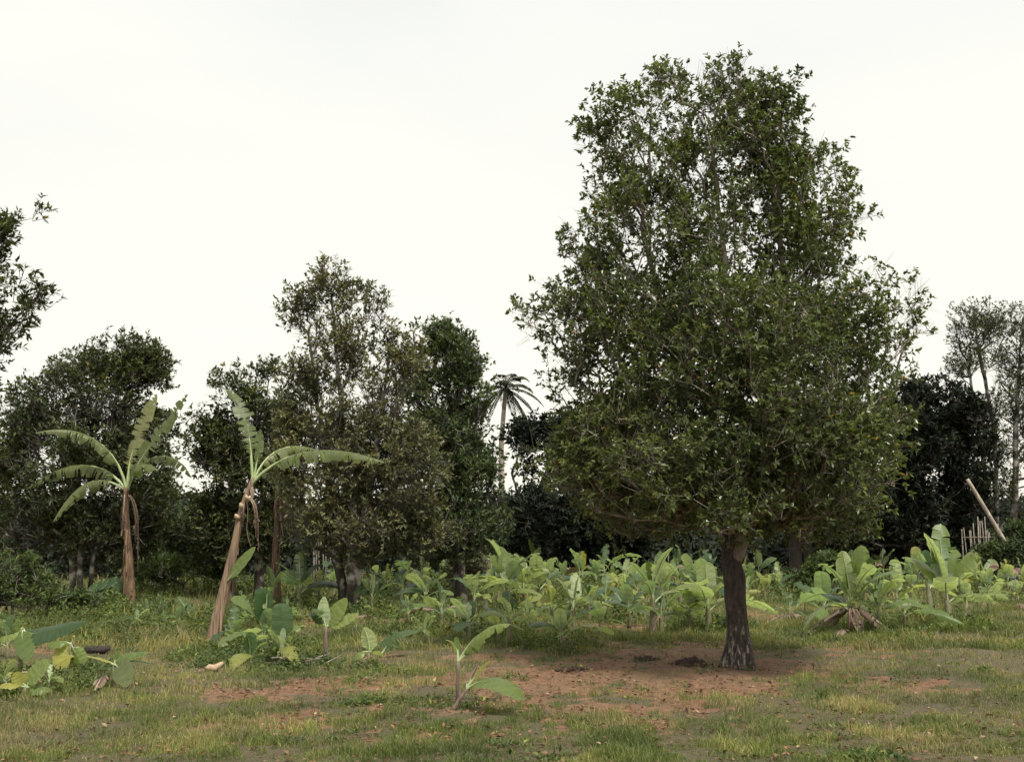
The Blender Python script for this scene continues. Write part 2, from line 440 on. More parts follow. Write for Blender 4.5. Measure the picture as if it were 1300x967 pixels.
    j = np.repeat(np.arange(len(st)), per); u = np.where(rg.random(len(j)) < .55, 1 - .28 * rg.random(len(j)), .15 + .85 * rg.random(len(j)))
    b = st[j] + d[j] * (tl[j] * u)[:, None]
    pr = unit(np.cross(d[j], rg.normal(size=(len(j), 3))))
    ld = unit(d[j] * (.25 + .5 * u[:, None]) + pr * .8 + np.array([0, 0, -droop]))
    nn = unit(np.array([0, 0, 1.0]) + d[j] * .5 + rg.normal(size=ld.shape) * .55)
    lv, lf, lt = leaf_arrays(b, ld, nn, leafL * (.55 + .8 * rg.random(len(j))), leafW * (.7 + .5 * rg.random(len(j))), .18, hexa, rg)
    me = mesh_np(name + '_crown', lv, lf, [M[leaf]], None, lt)
    obj('crown', me, root)
    return root

exec_stats = []
def px_local(pts, Y, base):
    return [P(px, py, Y + (dy[0] if dy else 0)) - base for px, py, *dy in pts]

# --- the big clove tree
B = G(939, 846); Y0 = B[1]
def loc(px, py, dy=0): return P(px, py, Y0 + dy) - B
main_lobes = [
    (905, 112, 52, 34, 0, .8, 1.2), (840, 122, 48, 32, 0, .8, 1.1), (780, 168, 38, 46, 0, .8, 1.1), (980, 140, 32, 48, 0, .7, 1.3), (930, 160, 60, 50, 0, 1, 1.1), (990, 200, 40, 40, 0, .8, 1),
    (890, 210, 110, 70, 0, 1.3, .8), (1000, 230, 62, 62, 0, 1, 1), (805, 260, 70, 65, 0, 1.2, .8), (900, 310, 130, 80, 0, 1.7, .8), (1030, 300, 66, 75, 0, 1.3, 1),
    (750, 340, 55, 60, .3, 1, .9), (690, 395, 48, 42, .2, .7, .5), (780, 410, 85, 70, 0, 1.6, .9), (900, 430, 150, 95, 0, 2.3, 1), (1040, 410, 68, 80, 0, 1.6, 1),
    (1118, 358, 40, 28, .3, .7, .6), (1152, 400, 30, 42, .3, .7, .5), (1130, 445, 46, 48, .2, .8, .6), (1095, 500, 52, 55, 0, 1.2, .8),
    (735, 470, 42, 40, .3, 1, .55), (1060, 575, 85, 75, 0, 1.9, 1), (930, 560, 165, 100, 0, 2.6, 1), (800, 540, 80, 70, 0, 1.9, 1),
    (735, 590, 56, 44, .3, 1.1, 1), (775, 560, 60, 60, 0, 1.5, 1), (810, 640, 90, 45, 0, 1.9, 1), (1030, 650, 85, 42, 0, 1.9, 1), (920, 655, 120, 42, -.3, 2.3, 1),
    (930, 500, 120, 120, -1.6, 1, 1), (860, 610, 90, 60, -1.7, .9, 1), (1010, 600, 80, 60, -1.5, .9, 1)]
trunk_poly = [np.array([0, 0, 0.]), loc(936, 800), loc(932, 760), loc(929, 700), loc(931, 640), loc(930, 540), loc(925, 430), loc(920, 320), loc(905, 210), loc(905, 120)]
tb = [loc(931, 715), loc(955, 660, -.1), loc(965, 590, -.2), loc(985, 480, -.2), loc(995, 360), loc(975, 220)]
tc_ = [loc(930, 705), loc(905, 640, .2), loc(880, 540, .3), loc(845, 420, .3), loc(815, 280, .2)]
make_tree('clove_tree', 'tall clove tree with dark pale-footed trunk standing alone in the right foreground on bare soil', B, main_lobes, 3400,
          [(trunk_poly, 1.75), (tb, 1.95), (tc_, 1.95)], .138, Y0, 'clove', .07, .037, 7, 11, .28, seed=11, gap=.2, hexa=True, clump=1.5, top_thin=(4.5, .06), bark='bark', branch='bark_branch', bare=.1, shell=.5, rtip=.0055)

def far_tree(name, label, bpx, Y, lobes, n, stems, r, **kw):
    px = bpx; x = (px - 650) / FPX * Y / CP; base = np.array([P(px, 700, Y)[0], Y, float(gz(P(px, 700, Y)[0], Y))])
    st = [([P(a[0], a[1], Y + (a[2] if len(a) > 2 else 0)) - base for a in s], kw.get('free', 1.2)) for s in stems]
    for s in st: s[0][0][2] = -.05
    kw.pop('free', None)
    return make_tree(name, label, base, lobes, n, st, r, Y, **kw)

far_tree('clove_tree', 'rounded dark tree at left with three pale mottled stems, behind the upright banana plant', 102, 32,
         [(160, 465, 44, 30, 0, 1.2), (190, 478, 18, 34, 0, 1), (115, 492, 54, 40, 0, 1.4), (55, 530, 50, 42, 0, 1.4), (10, 580, 42, 55, 0, 1.4), (150, 550, 62, 62, 0, 2), (85, 610, 80, 60, 0, 2.2), (175, 630, 45, 60), (35, 680, 50, 50, 0, 1.5), (120, 680, 62, 40, .5, 1.6)],
         2300, [[(92, 776), (93, 730), (90, 660), (110, 560), (150, 470)], [(104, 779, -.2), (101, 720), (108, 650), (140, 560)], [(113, 776, .3), (118, 700), (60, 600), (40, 560)]], .085,
         leaf='clove_far', leafL=.13, leafW=.06, twigs=5, per=8, twigL=.42, seed=21, gap=.05, clump=.8)
far_tree('clove_tree', 'small leafy tree in the gap right of the upright banana plant', 205, 38,
         [(205, 640, 40, 48), (235, 680, 22, 45), (180, 690, 35, 42), (212, 700, 45, 30)], 420, [[(207, 750), (205, 690), (205, 640)]], .1, leaf='green', leafL=.17, leafW=.08, twigs=5, per=7, twigL=.5, seed=22, gap=.1)
far_tree('clove_tree', 'irregular dark tree with a thin spire behind the leaning banana plant', 292, 35,
         [(300, 498, 34, 26), (262, 560, 24, 42), (338, 478, 9, 24, 0, None, .8), (335, 535, 38, 42), (290, 600, 48, 62), (345, 630, 38, 58), (275, 680, 42, 42), (318, 690, 42, 36)],
         1250, [[(292, 752), (288, 690), (295, 600), (302, 500)], [(330, 752), (328, 680), (340, 580), (339, 470)]], .14, leaf='clove_far', leafL=.15, leafW=.07, twigs=5, per=8, twigL=.45, seed=23, gap=.12, clump=.8)
far_tree('clove_tree', 'tall olive tree with thin see-through top, left of the dense green tree', 446, 28.8,
         [(385, 400, 28, 40, 0, None, .75), (420, 368, 30, 26, 0, None, .8), (455, 400, 32, 38, 0, None, .75), (480, 385, 14, 20, 0, None, .6), (430, 450, 54, 48, 0, 1.1, .75), (500, 465, 36, 48, 0, None, .9),
          (392, 500, 38, 55, 0, None, .8), (470, 540, 66, 60, 0, 1.6, .7), (415, 600, 62, 60, 0, 1.6, 1), (505, 610, 55, 65, 0, 1.6, 1), (450, 672, 85, 42, 0, 1.9, 1), (535, 675, 32, 36), (375, 560, 25, 45)],
         2000, [[(446, 772), (445, 700), (440, 600), (430, 480), (420, 370)], [(449, 775, .2), (455, 690), (475, 590), (495, 440)], [(440, 770, .3), (420, 640), (392, 420)]], .15, leaf='olive', leafL=.12, leafW=.055, twigs=5, per=8, twigL=.4, seed=24, gap=.16, clump=.8, bare=.12, branch='bark_twig')
far_tree('clove_tree', 'dense dark green tree left of the distant coconut palm', 585, 34,
         [(562, 440, 32, 24, 0, 1.2), (585, 470, 30, 36, 0, 1.2), (540, 490, 28, 50, 0, 1.2), (592, 520, 26, 50, 0, 1.2), (560, 575, 50, 60, 0, 1.8), (600, 612, 32, 50, 0, 1.4), (580, 660, 56, 48, 0, 1.9), (618, 660, 22, 40), (560, 690, 45, 32)],
         1500, [[(585, 757), (583, 690), (580, 600), (565, 450)]], .17, leaf='green', leafL=.14, leafW=.07, twigs=6, per=8, twigL=.42, seed=25, gap=.1, clump=.8)
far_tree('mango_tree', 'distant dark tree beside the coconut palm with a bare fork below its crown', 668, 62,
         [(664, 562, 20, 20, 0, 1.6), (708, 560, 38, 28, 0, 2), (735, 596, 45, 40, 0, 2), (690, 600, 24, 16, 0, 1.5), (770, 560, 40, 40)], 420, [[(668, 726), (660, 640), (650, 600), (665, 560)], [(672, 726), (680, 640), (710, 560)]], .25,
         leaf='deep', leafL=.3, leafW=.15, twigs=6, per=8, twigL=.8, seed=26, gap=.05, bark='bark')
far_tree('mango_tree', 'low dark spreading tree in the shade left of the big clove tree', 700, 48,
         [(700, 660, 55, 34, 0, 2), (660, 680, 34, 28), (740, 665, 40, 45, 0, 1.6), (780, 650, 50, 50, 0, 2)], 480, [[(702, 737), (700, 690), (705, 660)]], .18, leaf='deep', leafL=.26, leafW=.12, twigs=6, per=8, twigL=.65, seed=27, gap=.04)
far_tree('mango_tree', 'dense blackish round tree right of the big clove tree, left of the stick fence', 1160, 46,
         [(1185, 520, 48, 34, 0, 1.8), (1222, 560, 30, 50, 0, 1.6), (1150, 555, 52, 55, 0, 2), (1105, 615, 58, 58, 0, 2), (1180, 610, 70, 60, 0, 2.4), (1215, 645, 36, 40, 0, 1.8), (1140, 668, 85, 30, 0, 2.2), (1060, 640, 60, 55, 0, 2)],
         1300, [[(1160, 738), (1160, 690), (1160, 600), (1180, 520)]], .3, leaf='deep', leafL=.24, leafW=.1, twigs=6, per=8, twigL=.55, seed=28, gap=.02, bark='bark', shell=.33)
far_tree('clove_tree', 'dark twin-stemmed tree standing behind the big clove tree', 1016, 40,
         [(1015, 560, 62, 70), (1030, 640, 62, 42), (990, 640, 55, 42), (1070, 660, 40, 30)], 500, [[(1010, 745), (1009, 690), (1005, 560)], [(1023, 746, .1), (1025, 690), (1035, 600)]], .2, leaf='clove_far', leafL=.17, leafW=.08, twigs=5, per=8, twigL=.5, seed=29, bark='bark', free=1.6)
far_tree('clove_tree', 'thin sparse-leaved grey tree at the right edge above the stick fence', 1278, 46,
         [(1240, 415, 36, 30, 0, None, .5), (1290, 425, 40, 40, 0, None, .5), (1228, 465, 24, 30, 0, None, .5), (1285, 490, 44, 46, 0, None, .45), (1262, 545, 26, 45, 0, None, .4), (1318, 560, 36, 60, 0, None, .6), (1235, 540, 22, 40, 0, None, .4), (1285, 620, 30, 50, 0, None, .5), (1255, 600, 24, 40, 0, None, .4)],
         1250, [[(1272, 738), (1265, 640), (1262, 540), (1240, 430)], [(1284, 738), (1288, 640), (1290, 540), (1296, 430)], [(1268, 738, .3), (1250, 600), (1230, 470)]], .13, leaf='clove_far', leafL=.12, leafW=.055, twigs=6, per=7, twigL=.42, seed=30, gap=.2, bare=.28, branch='bark_twig', rtip=.009)
far_tree('clove_tree', 'leafy tree crown reaching in at the upper left edge, its trunk outside the picture', -125, 16.5,
         [(2, 300, 22, 38, 0, .4, .8), (38, 268, 18, 16, 0, .3, .8), (-2, 360, 24, 30, 0, .4, .8), (32, 392, 24, 28, 0, .4, .8), (2, 425, 24, 38, 0, .4, .8), (-60, 330, 50, 90, 0, 1), (-70, 440, 60, 90, 0, 1.2), (-130, 300, 70, 130, 0, 1.2), (-150, 500, 80, 80, 0, 1.2)],
         750, [[(-125, 833), (-122, 700), (-118, 500), (-115, 320)]], .15, leaf='clove_far', leafL=.1, leafW=.045, twigs=6, per=8, twigL=.3, seed=31, gap=.12, rtip=.0045)
# low shrubs
def shrub(label, px, Y, lobes, n, leaf, seed, **kw):
    return far_tree('shrub', label, px, Y, lobes, n, [[(px, 760), (px + 2, lobes[0][1])]], .04, leaf=leaf, seed=seed, cat='shrub', group='shrubs under the trees', free=.1, gap=.05, **kw)
shrub('blue-green feathery shrub at the left edge behind the snapped banana leaves', 18, 24, [(10, 740, 34, 32), (45, 760, 28, 24), (-20, 750, 40, 40)], 240, 'weed', 41, leafL=.12, leafW=.035, twigs=6, per=8, twigL=.3)
shrub('dark green bush at the right edge beside the foot of the leaning pole', 1292, 40, [(1292, 690, 24, 20), (1310, 700, 34, 28), (1275, 712, 26, 18)], 220, 'green', 42, leafL=.18, leafW=.06, twigs=6, per=8, twigL=.4)
shrub('pale grassy bush below the small leafy tree, between the two tall banana plants', 232, 36, [(232, 725, 26, 12), (262, 728, 30, 10), (205, 732, 28, 14)], 170, 'weed', 43, leafL=.22, leafW=.03, twigs=6, per=8, twigL=.35)
shrub('pale bush against the dark trees right of the dense green tree', 622, 38, [(610, 722, 26, 18), (585, 732, 24, 14)], 150, 'olive', 44, leafL=.14, leafW=.05, twigs=6, per=8, twigL=.3)
shrub('low bush left of the banana clump under the blackish round tree', 1062, 34, [(1062, 728, 30, 20), (1040, 745, 26, 14)], 160, 'weed', 45, leafL=.14, leafW=.05, twigs=6, per=8, twigL=.3)
shrub('dark weedy bush at the feet of the three pale mottled stems', 60, 25.5, [(50, 752, 34, 16), (85, 768, 30, 10)], 120, 'green', 46, leafL=.12, leafW=.05, twigs=6, per=7, twigL=.25)

# ------------------------------------------------------------------ banana leaves
def bez(p, n):
    t = np.linspace(0, 1, n)[:, None]; a, b, c, d = [np.asarray(q, float) for q in p]
    return a * (1 - t) ** 3 + 3 * b * t * (1 - t) ** 2 + 3 * c * t * t * (1 - t) + d * t ** 3

def banana_leaf(name, parent, ctrl, W, pet=.16, droop=.2, tear=0., mat='ban', ribmat='rib', face=(0, 0, 1), rg=None, nseg=26, rib=.012, blunt=False, twist=0, fold_v=.25):
    """one torn or whole banana leaf. ctrl: 4 local points, W: half width, droop: extra fall of the blade (radians)"""
    rg = rg or rng
    mb = MB(); pts = bez(ctrl, nseg + 1)
    T = unit(np.gradient(pts, axis=0)); up = np.asarray(face, float)
    S = unit(np.cross(T, up)); bad = np.abs(T @ unit(up)) > .97
    for i in range(1, len(S)):
        if bad[i]: S[i] = S[i - 1]
        elif np.dot(S[i], S[i - 1]) < 0: S[i] = -S[i]
    Nn = np.cross(S, T)
    if twist:
        for i in range(len(S)):
            a = twist * i / nseg; s_, n_ = S[i].copy(), Nn[i].copy(); S[i] = s_ * math.cos(a) + n_ * math.sin(a); Nn[i] = n_ * math.cos(a) - s_ * math.sin(a)
    ts = np.linspace(0, 1, nseg + 1); length = np.linalg.norm(np.diff(pts, axis=0), axis=1).sum()
    def wid(t):
        u = (t - pet) / (1 - pet)
        if u <= 0: return .015
        e = 2.6 if blunt else 1.7
        return max(W * (1 - (1 - min(u / .22, 1)) ** 2) ** .5 * max(1 - max(0, (u - .45) / .56) ** e, 0) ** .65, 0.004)
    i0 = int(pet * nseg)
    tt = rg.random()
    for side in (-1, 1):
        i = i0
        while i < nseg:
            if rg.random() < tear: k = 1 if rg.random() < .62 else 2
            else: k = rg.integers(3, 7) if tear > 0 else nseg
            j = min(i + k, nseg)
            dr = droop + (rg.normal() * .38 if tear else 0); sh = rg.normal() * .12 if tear else 0; cut = max(.45, 1 - (abs(rg.normal()) * .17 if tear else 0))
            V = []; UV = []; rows = j - i + 1
            for q in range(i, j + 1):
                w = wid(ts[q]) * cut; ripple = .05 * w * math.sin(q * 1.9 + side)
                inset = 0
                if tear and j - i < nseg:
                    inset = (1 if q == i else -1 if q == j else 0) * (.42 if tear > .7 else .28) * length / nseg
                a0 = fold_v * (1 - min(droop, 1)); acc = pts[q].copy()
                V.append(acc + Nn[q] * .002); UV.append((ts[q] * length, 0))
                for s_i in range(3):
                    a = a0 - dr * (.35 + .5 * s_i)
                    stp = w / 3
                    acc = acc + S[q] * side * stp * math.cos(a) + Nn[q] * stp * math.sin(a) + T[q] * stp * (.12 + sh)
                    if droop > .6: acc = acc + np.array([0, 0, -1]) * stp * .25 * s_i
                    V.append(acc + Nn[q] * (ripple * (s_i + 1) / 3) + T[q] * inset * (s_i + 1) / 3); UV.append((ts[q] * length, (s_i + 1) / 3))
            f = []
            for r_ in range(rows - 1):
                for c_ in range(3):
                    a = r_ * 4 + c_
                    f.append((a, a + 1, a + 5, a + 4) if side > 0 else (a + 1, a, a + 4, a + 5))
            mb.add(V, np.array(f), None, 0, tt, UV)
            i = j
    n_r = 8
    rp = pts[::max(1, nseg // n_r)]; rp = rp if np.allclose(rp[-1], pts[-1]) else np.vstack([rp, pts[-1:]])
    sweep(mb, rp - Nn[::max(1, nseg // n_r)][:len(rp)].mean(0) * rib * .6, np.linspace(rib * 1.2, rib * .25, len(rp)), 5, 1, cap=False)
    me = mb.build(name, [M[mat], M[ribmat]], True)
    return obj(name, me, parent)

def stem(name, parent, pts, r, mat, k=10, rough=.1, strips=0, rg=None):
    mb = MB(); sweep(mb, resample(pts, .08 if strips == 0 else .12), np.interp(np.linspace(0, 1, len(resample(pts, .08 if strips == 0 else .12))), np.linspace(0, 1, len(r)), r), k, 0, rough)
    if strips:      # peeling dry sheaths lapping the stem
        rs = resample(pts, .12); rg = rg or rng
        rr = np.interp(np.linspace(0, 1, len(rs)), np.linspace(0, 1, len(r)), r)
        for _ in range(strips):
            i = rg.integers(3, len(rs) - 1); a = rg.random() * 2 * math.pi; h = rg.uniform(.3, 1.0); o = np.array([math.cos(a), math.sin(a), 0]); s = np.array([-math.sin(a), math.cos(a), 0])
            V = []; w = rg.uniform(.02, .05); flare = rg.uniform(.01, .09)
            for q in range(6):
                t = q / 5; c = rs[i] + o * (rr[i] * 1.03 + flare * t * t + .02 * math.sin(t * 7 + a)) + np.array([0, 0, -h * t]); ww = w * (1 - .6 * t)
                V += [c - s * ww, c + s * ww]
            f = [(2 * q, 2 * q + 1, 2 * q + 3, 2 * q + 2) for q in range(5)]
            mb.add(V, np.array(f), None, 0)
    me = mb.build(name, [M[mat]], True)
    return obj(name, me, parent)

# --- upright tall banana plant (left)
def tall_banana_upright():
    b = G(166, 772); Y = b[1]
    L = lambda x, y, dy=0: P(x, y, Y + dy) - b
    root = thing('banana_plant', b, 'tall upright banana plant with shaggy brown stem and torn fanned leaves at left', 'banana plant', 'tall banana plants')
    rg = np.random.default_rng(5)
    stem('pseudostem', root, [np.array([0, 0, -.1]), L(165, 740), L(162, 690), L(160, 650), L(160, 618)], [.135, .11, .095, .08, .06], 'stem_brown', 14, .2, 46, rg)
    cr = lambda dx=0, dy=0: L(161 + dx, 622, dy)
    banana_leaf('leaf', root, [cr(), L(154, 572), L(110, 532, -.4), L(46, 549, -.8)], .3, .22, 1.0, .85, 'ban_old', rg=rg, nseg=36, rib=.035)
    banana_leaf('leaf', root, [cr(), L(140, 588), L(95, 572, .4), L(34, 620, .6)], .34, .2, 1.15, .85, 'ban_old', rg=rg, nseg=36, rib=.035)
    banana_leaf('leaf', root, [cr(), L(136, 604), L(102, 596, .2), L(68, 661, -.2)], .3, .22, 1.2, .85, 'ban_old', rg=rg, nseg=32, rib=.03)
    banana_leaf('leaf', root, [cr(), L(160, 580), L(178, 545, .2), L(199, 500, .4)], .27, .2, .3, .85, 'ban_old', face=(-.3, -1, .3), rg=rg, nseg=32, rib=.035)
    banana_leaf('leaf', root, [cr(), L(168, 588), L(200, 555, -.2), L(238, 500, -.4)], .27, .2, .25, .85, 'ban_old', face=(-.4, -1, .3), rg=rg, nseg=34, rib=.035)
    banana_leaf('leaf', root, [cr(), L(176, 572), L(222, 562, .5), L(243, 606, 1.0)], .26, .25, 1.1, .85, 'ban_old', rg=rg, nseg=34, rib=.03)
    banana_leaf('leaf', root, [cr(), L(166, 590), L(180, 580, -.5), L(200, 596, -1.1)], .28, .25, .8, .6, 'ban_old', rg=rg, nseg=26, rib=.03)
    for x0, x1, y1 in ((163, 172, 688), (165, 175, 725), (158, 155, 668)):
        o = banana_leaf('dead_leaf', root, [L(x0, 628, -.1), L(x1 + 3, 640, -.25), L(x1, 670, -.2), L(x1, y1, -.15)], .075, .1, 1.3, .95, 'ban_dead', 'rib_dead', face=(.4, -1, 0), rg=rg, nseg=22, rib=.015)
tall_banana_upright()
def tall_banana_leaning():
    b = G(269, 812); Y = b[1]
    L = lambda x, y, dy=0: P(x, y, Y + dy) - b
    root = thing('banana_plant', b, 'tall banana plant leaning right on a bare reddish stem, one long leaf sweeping right', 'banana plant', 'tall banana plants')
    rg = np.random.default_rng(6)
    stem('pseudostem', root, [np.array([0, 0, -.1]), L(277, 780), L(288, 735), L(298, 690), L(304, 655), L(313, 628), L(322, 606)], [.125, .105, .09, .078, .062, .05, .04], 'stem_pale', 14, .12, 12, rg)
    banana_leaf('leaf', root, [L(321, 610), L(318, 560), L(318, 525, .2), L(288, 494, .5)], .19, .24, .35, .85, 'ban_old', face=(.6, -1, .1), rg=rg, nseg=32, rib=.025)
    banana_leaf('leaf', root, [L(320, 612), L(352, 575), L(410, 556, -.3), L(487, 586, -.5)], .25, .22, 1.2, .9, 'ban_old', rg=rg, nseg=42, rib=.028)
    banana_leaf('leaf', root, [L(323, 606), L(335, 575), L(362, 556, .5), L(402, 571, 1.1)], .22, .2, 1.0, .8, 'ban_old', rg=rg, nseg=28, rib=.022)
    banana_leaf('leaf', root, [L(322, 608), L(326, 590), L(330, 560, .1), L(331, 545, .1)], .1, .3, .3, .7, 'ban_old', face=(.5, -1, 0), rg=rg, nseg=20, rib=.02)
    banana_leaf('leaf', root, [L(289, 736, -.1), L(300, 722, -.15), L(312, 708, -.2), L(324, 694, -.2)], .12, .1, .2, 0, 'ban', face=(-.5, -1, .5), rg=rg, nseg=16, rib=.012)
    for x0, x1, y1 in ((316, 325, 682), (318, 328, 700), (311, 309, 662)):
        banana_leaf('dead_leaf', root, [L(x0, 632, -.05), L(x1, 640, -.15), L(x1, 660, -.1), L(x1, y1, -.1)], .055, .1, 1.3, .95, 'ban_dead', 'rib_dead', face=(.4, -1, 0), rg=rg, nseg=18, rib=.012)
    # scars left by cut leaf bases
    for x, y in ((316, 632), (309, 642), (303, 656)):
        mb = MB(); sweep(mb, [L(x, y + 3, -.05), L(x - 3, y - 1, -.11), L(x - 4, y - 4, -.12)], [.03, .036, .012], 7, 0, .6)
        obj('leaf_base', mb.build('leaf_base', [M['pale_husk']], True), root)
tall_banana_leaning()
def shaded_banana():
    Y = 31.; b = np.array([P(354, 700, Y)[0], Y, 0]); b[2] = float(gz(b[0], Y))
    L = lambda x, y, dy=0: P(x, y, Y + dy) - b
    root = thing('banana_plant', b, 'shaded banana plant with brown dead leaves hanging, between the leaning banana and the olive tree', 'banana plant', 'tall banana plants')
    rg = np.random.default_rng(8)
    stem('pseudostem', root, [np.array([0, 0, -.1]), L(350, 700), L(352, 660), L(353, 622)], [.13, .11, .09, .07], 'stem_brown', 10, .14, 12, rg)
    banana_leaf('leaf', root, [L(353, 624), L(362, 600), L(385, 596), L(402, 618)], .2, .2, 1., .6, 'ban_old', rg=rg, rib=.02)
    banana_leaf('leaf', root, [L(353, 624), L(348, 600), L(338, 592), L(318, 606)], .2, .2, 1., .6, 'ban_old', rg=rg, rib=.02)
    banana_leaf('leaf', root, [L(353, 624), L(352, 600), L(356, 588), L(364, 576)], .17, .2, .3, .6, 'ban_old', face=(0, -1, .2), rg=rg, rib=.02)
    for x1, y1 in ((353, 672), (366, 678), (371, 672), (360, 684)):
        banana_leaf('dead_leaf', root, [L(353, 630, -.1), L(x1 - 3, 635, -.2), L(x1, 655, -.2), L(x1, y1, -.2)], .1, .1, 1.2, .9, 'ban_dead', 'rib_dead', face=(.3, -1, 0), rg=rg, nseg=16, rib=.012)
shaded_banana()

# --- young banana plants
def young(px, py, hpx, label, n=6, mat='ban', seed=0, lean=0, wide=.3, group='young banana plants in the clearing', dead=0, stemf=.36, spread=.42, pts=None, name='banana_plant', stem_m='stem_green', blunt=False):
    b = G(px, py); Y = b[1]; H = hpx * Y / FPX * (1 if pts else np.random.default_rng(seed + 5).uniform(.85, 1.25))
    rg = np.random.default_rng(1000 + seed)
    root = thing(name, b, label, 'banana plant', group)
    L = lambda x, y, dy=0: P(x, y, Y + dy) - b
    top = np.array([lean * H, rg.normal() * .04 * H, H * stemf])
    r0 = max(.022, H * .04)
    stem('pseudostem', root, [np.array([0, 0, -.05]), top * .5 + np.array([rg.normal() * .01, 0, 0]), top], [r0 * 1.25, r0, r0 * .62], stem_m, 8, .1)
    if pts:
        for (c, w, dr, te, mt, fc) in pts:
            banana_leaf('leaf', root, [top if c[0] is None else L(*c[0])] + [L(*q) for q in c[1:]], w, .14, dr, te, mt, face=fc, rg=rg, nseg=22, rib=.011)
        return root
    az0 = rg.random() * 6.28
    for i in range(n):
        f = (i / max(1, n - 1)) ** 1.25                     # 0 = newest and most erect
        az = az0 + i * 2.4 + rg.normal() * .25
        el = math.radians(84 - 50 * f + rg.normal() * 9)
        ll = H * (1 - stemf) * (1.05 + .2 * rg.normal()) * (.95 + .3 * f) * (.85 if i == 0 else 1.0)
        o = np.array([math.cos(az), math.sin(az), 0]); u = np.array([0, 0, 1.])
        d0 = o * math.cos(el) + u * math.sin(el)
        arch = (.12 + spread * f) * ll
        st = top - np.array([0, 0, .1 * H * f])
        c1 = st + (o * math.cos(min(el + .25, 1.5)) + u * math.sin(min(el + .25, 1.5))) * ll * .35
        c2 = st + d0 * ll * .75 - u * arch * .25
        c3 = st + d0 * ll * 1.02 - u * arch + o * arch * .3
        fc = u * math.cos(el) - o * math.sin(el)
        mt = mat
        rr = rg.random()
        if rr < .06: mt = 'ban_yel'
        elif rr > .93 and f > .6: mt = 'ban_dead'
        elif rr < .3 and mat == 'ban': mt = 'ban_blue'
        if i == 0 and rg.random() < .2: mt = 'ban_yel' if mat == 'ban' else mat
        W = ll * wide * rg.uniform(.75, 1.05) * .63
        banana_leaf('leaf', root, [st, c1, c2, c3], W, .18, .15 + .5 * f * rg.random(), rg.choice([0, .15, .45]), mt, face=fc, rg=rg, nseg=18, rib=max(.007, H * .009), blunt=rg.random() < .5, twist=rg.normal() * .4)
    for i in range(dead):
        az = rg.random() * 6.28; o = np.array([math.cos(az), math.sin(az), 0]); s0 = top * .85
        banana_leaf('dead_leaf', root, [s0, s0 + o * .12 * H + np.array([0, 0, .08 * H]), s0 + o * .26 * H - np.array([0, 0, .1 * H]), o * .38 * H * rg.uniform(.5, 1.3) + np.array([0, 0, .03])], H * .06, .1, 1.1, .8, 'ban_dead', 'rib_dead', rg=rg, nseg=14, rib=.01)
    return root

UP = (0, 0, 1); FR = (0, -1, .25)
young(24, 862, 68, 'young banana plant at the left edge, one broad leaf bent over to the right', seed=1, stemf=.9, stem_m='stem_green',
      pts=[([(None), (22, 800), (26, 790), (20, 786)], .05, .2, 0, 'ban', FR), ([None, (30, 812), (60, 800, -.2), (108, 789, -.3)], .19, .5, 0, 'ban_blue', (-.1, -.6, .8)), ([None, (24, 806), (34, 828, -.3), (38, 836, -.4)], .12, .3, 0, 'ban', FR),
           ([None, (18, 808), (8, 804), (-6, 812)], .13, .6, .1, 'ban', UP)])
young(32, 884, 48, 'stub of a young banana plant at bottom left with a ribbed leaf slanting right', seed=2, stemf=.25,
      pts=[([None, (38, 862), (50, 850), (64, 838)], .13, .15, 0, 'ban', (-.6, -1, .5)), ([None, (28, 866), (22, 858), (24, 852)], .09, .2, 0, 'ban_yel', FR), ([None, (18, 868), (8, 862), (-4, 872)], .12, .6, 0, 'ban_yel', UP), ([None, (45, 872), (56, 868), (66, 876)], .11, .7, 0, 'ban', UP)])
young(88, 852, 44, 'drooping young banana plant with arched pale stalk, left of the two-leaved seedling', seed=3, stemf=.75,
      pts=[([None, (84, 812), (72, 812), (60, 818)], .11, .7, 0, 'ban', UP), ([None, (90, 812), (94, 822), (92, 838)], .08, 1, .3, 'ban_dead', FR), ([None, (82, 826), (74, 838), (86, 848, -.3)], .14, .3, 0, 'ban_yel', FR), ([None, (96, 828), (100, 838), (104, 846)], .12, .6, 0, 'ban', FR)])
young(143, 872, 44, 'small two-leaved banana seedling at bottom left with leaves held out flat like a T', seed=4, stemf=.62,
      pts=[([None, (147, 834), (160, 832), (190, 828)], .085, .35, 0, 'ban', (0, -.5, .9)), ([None, (138, 838), (128, 834), (109, 832)], .06, .4, 0, 'ban_yel', UP), ([None, (152, 846, -.1), (160, 852, -.2), (160, 872, -.3)], .13, .2, 0, 'ban_old', FR), ([None, (160, 836), (175, 836), (197, 843)], .05, .5, 0, 'ban_blue', UP), ([None, (146, 834), (150, 828), (151, 826)], .03, .2, 0, 'ban', FR)])
young(186, 790, 30, 'small banana seedling with rounded leaves just right of the upright banana stem', 5, seed=5, mat='ban', blunt=True)
young(203, 775, 26, 'young banana leaves lying low among weeds behind the seedling at the upright banana', 5, seed=6, mat='ban_blue', spread=.8)
young(243, 790, 38, 'banana seedling with one pale pointed leaf, just left of the leaning banana stem', seed=7, stemf=.12,
      pts=[([None, (240, 776), (234, 768), (226, 757)], .15, .2, 0, 'ban_blue', (.3, .9, .3)), ([None, (242, 780), (241, 776), (243, 770)], .08, .2, 0, 'ban', FR), ([None, (250, 780), (262, 774), (274, 768)], .14, .4, 0, 'ban_blue', UP), ([None, (235, 782), (226, 778), (218, 780)], .14, .4, 0, 'ban', UP)])
young(295, 822, 50, 'low dark-leaved banana sucker at the foot of the leaning banana stem', 6, seed=8, mat='ban_blue', spread=.9, stemf=.2)
young(334, 832, 74, 'bushy young banana plant with one large pale erect leaf, right of the leaning banana', 8, seed=9, mat='ban', stemf=.25, wide=.34)
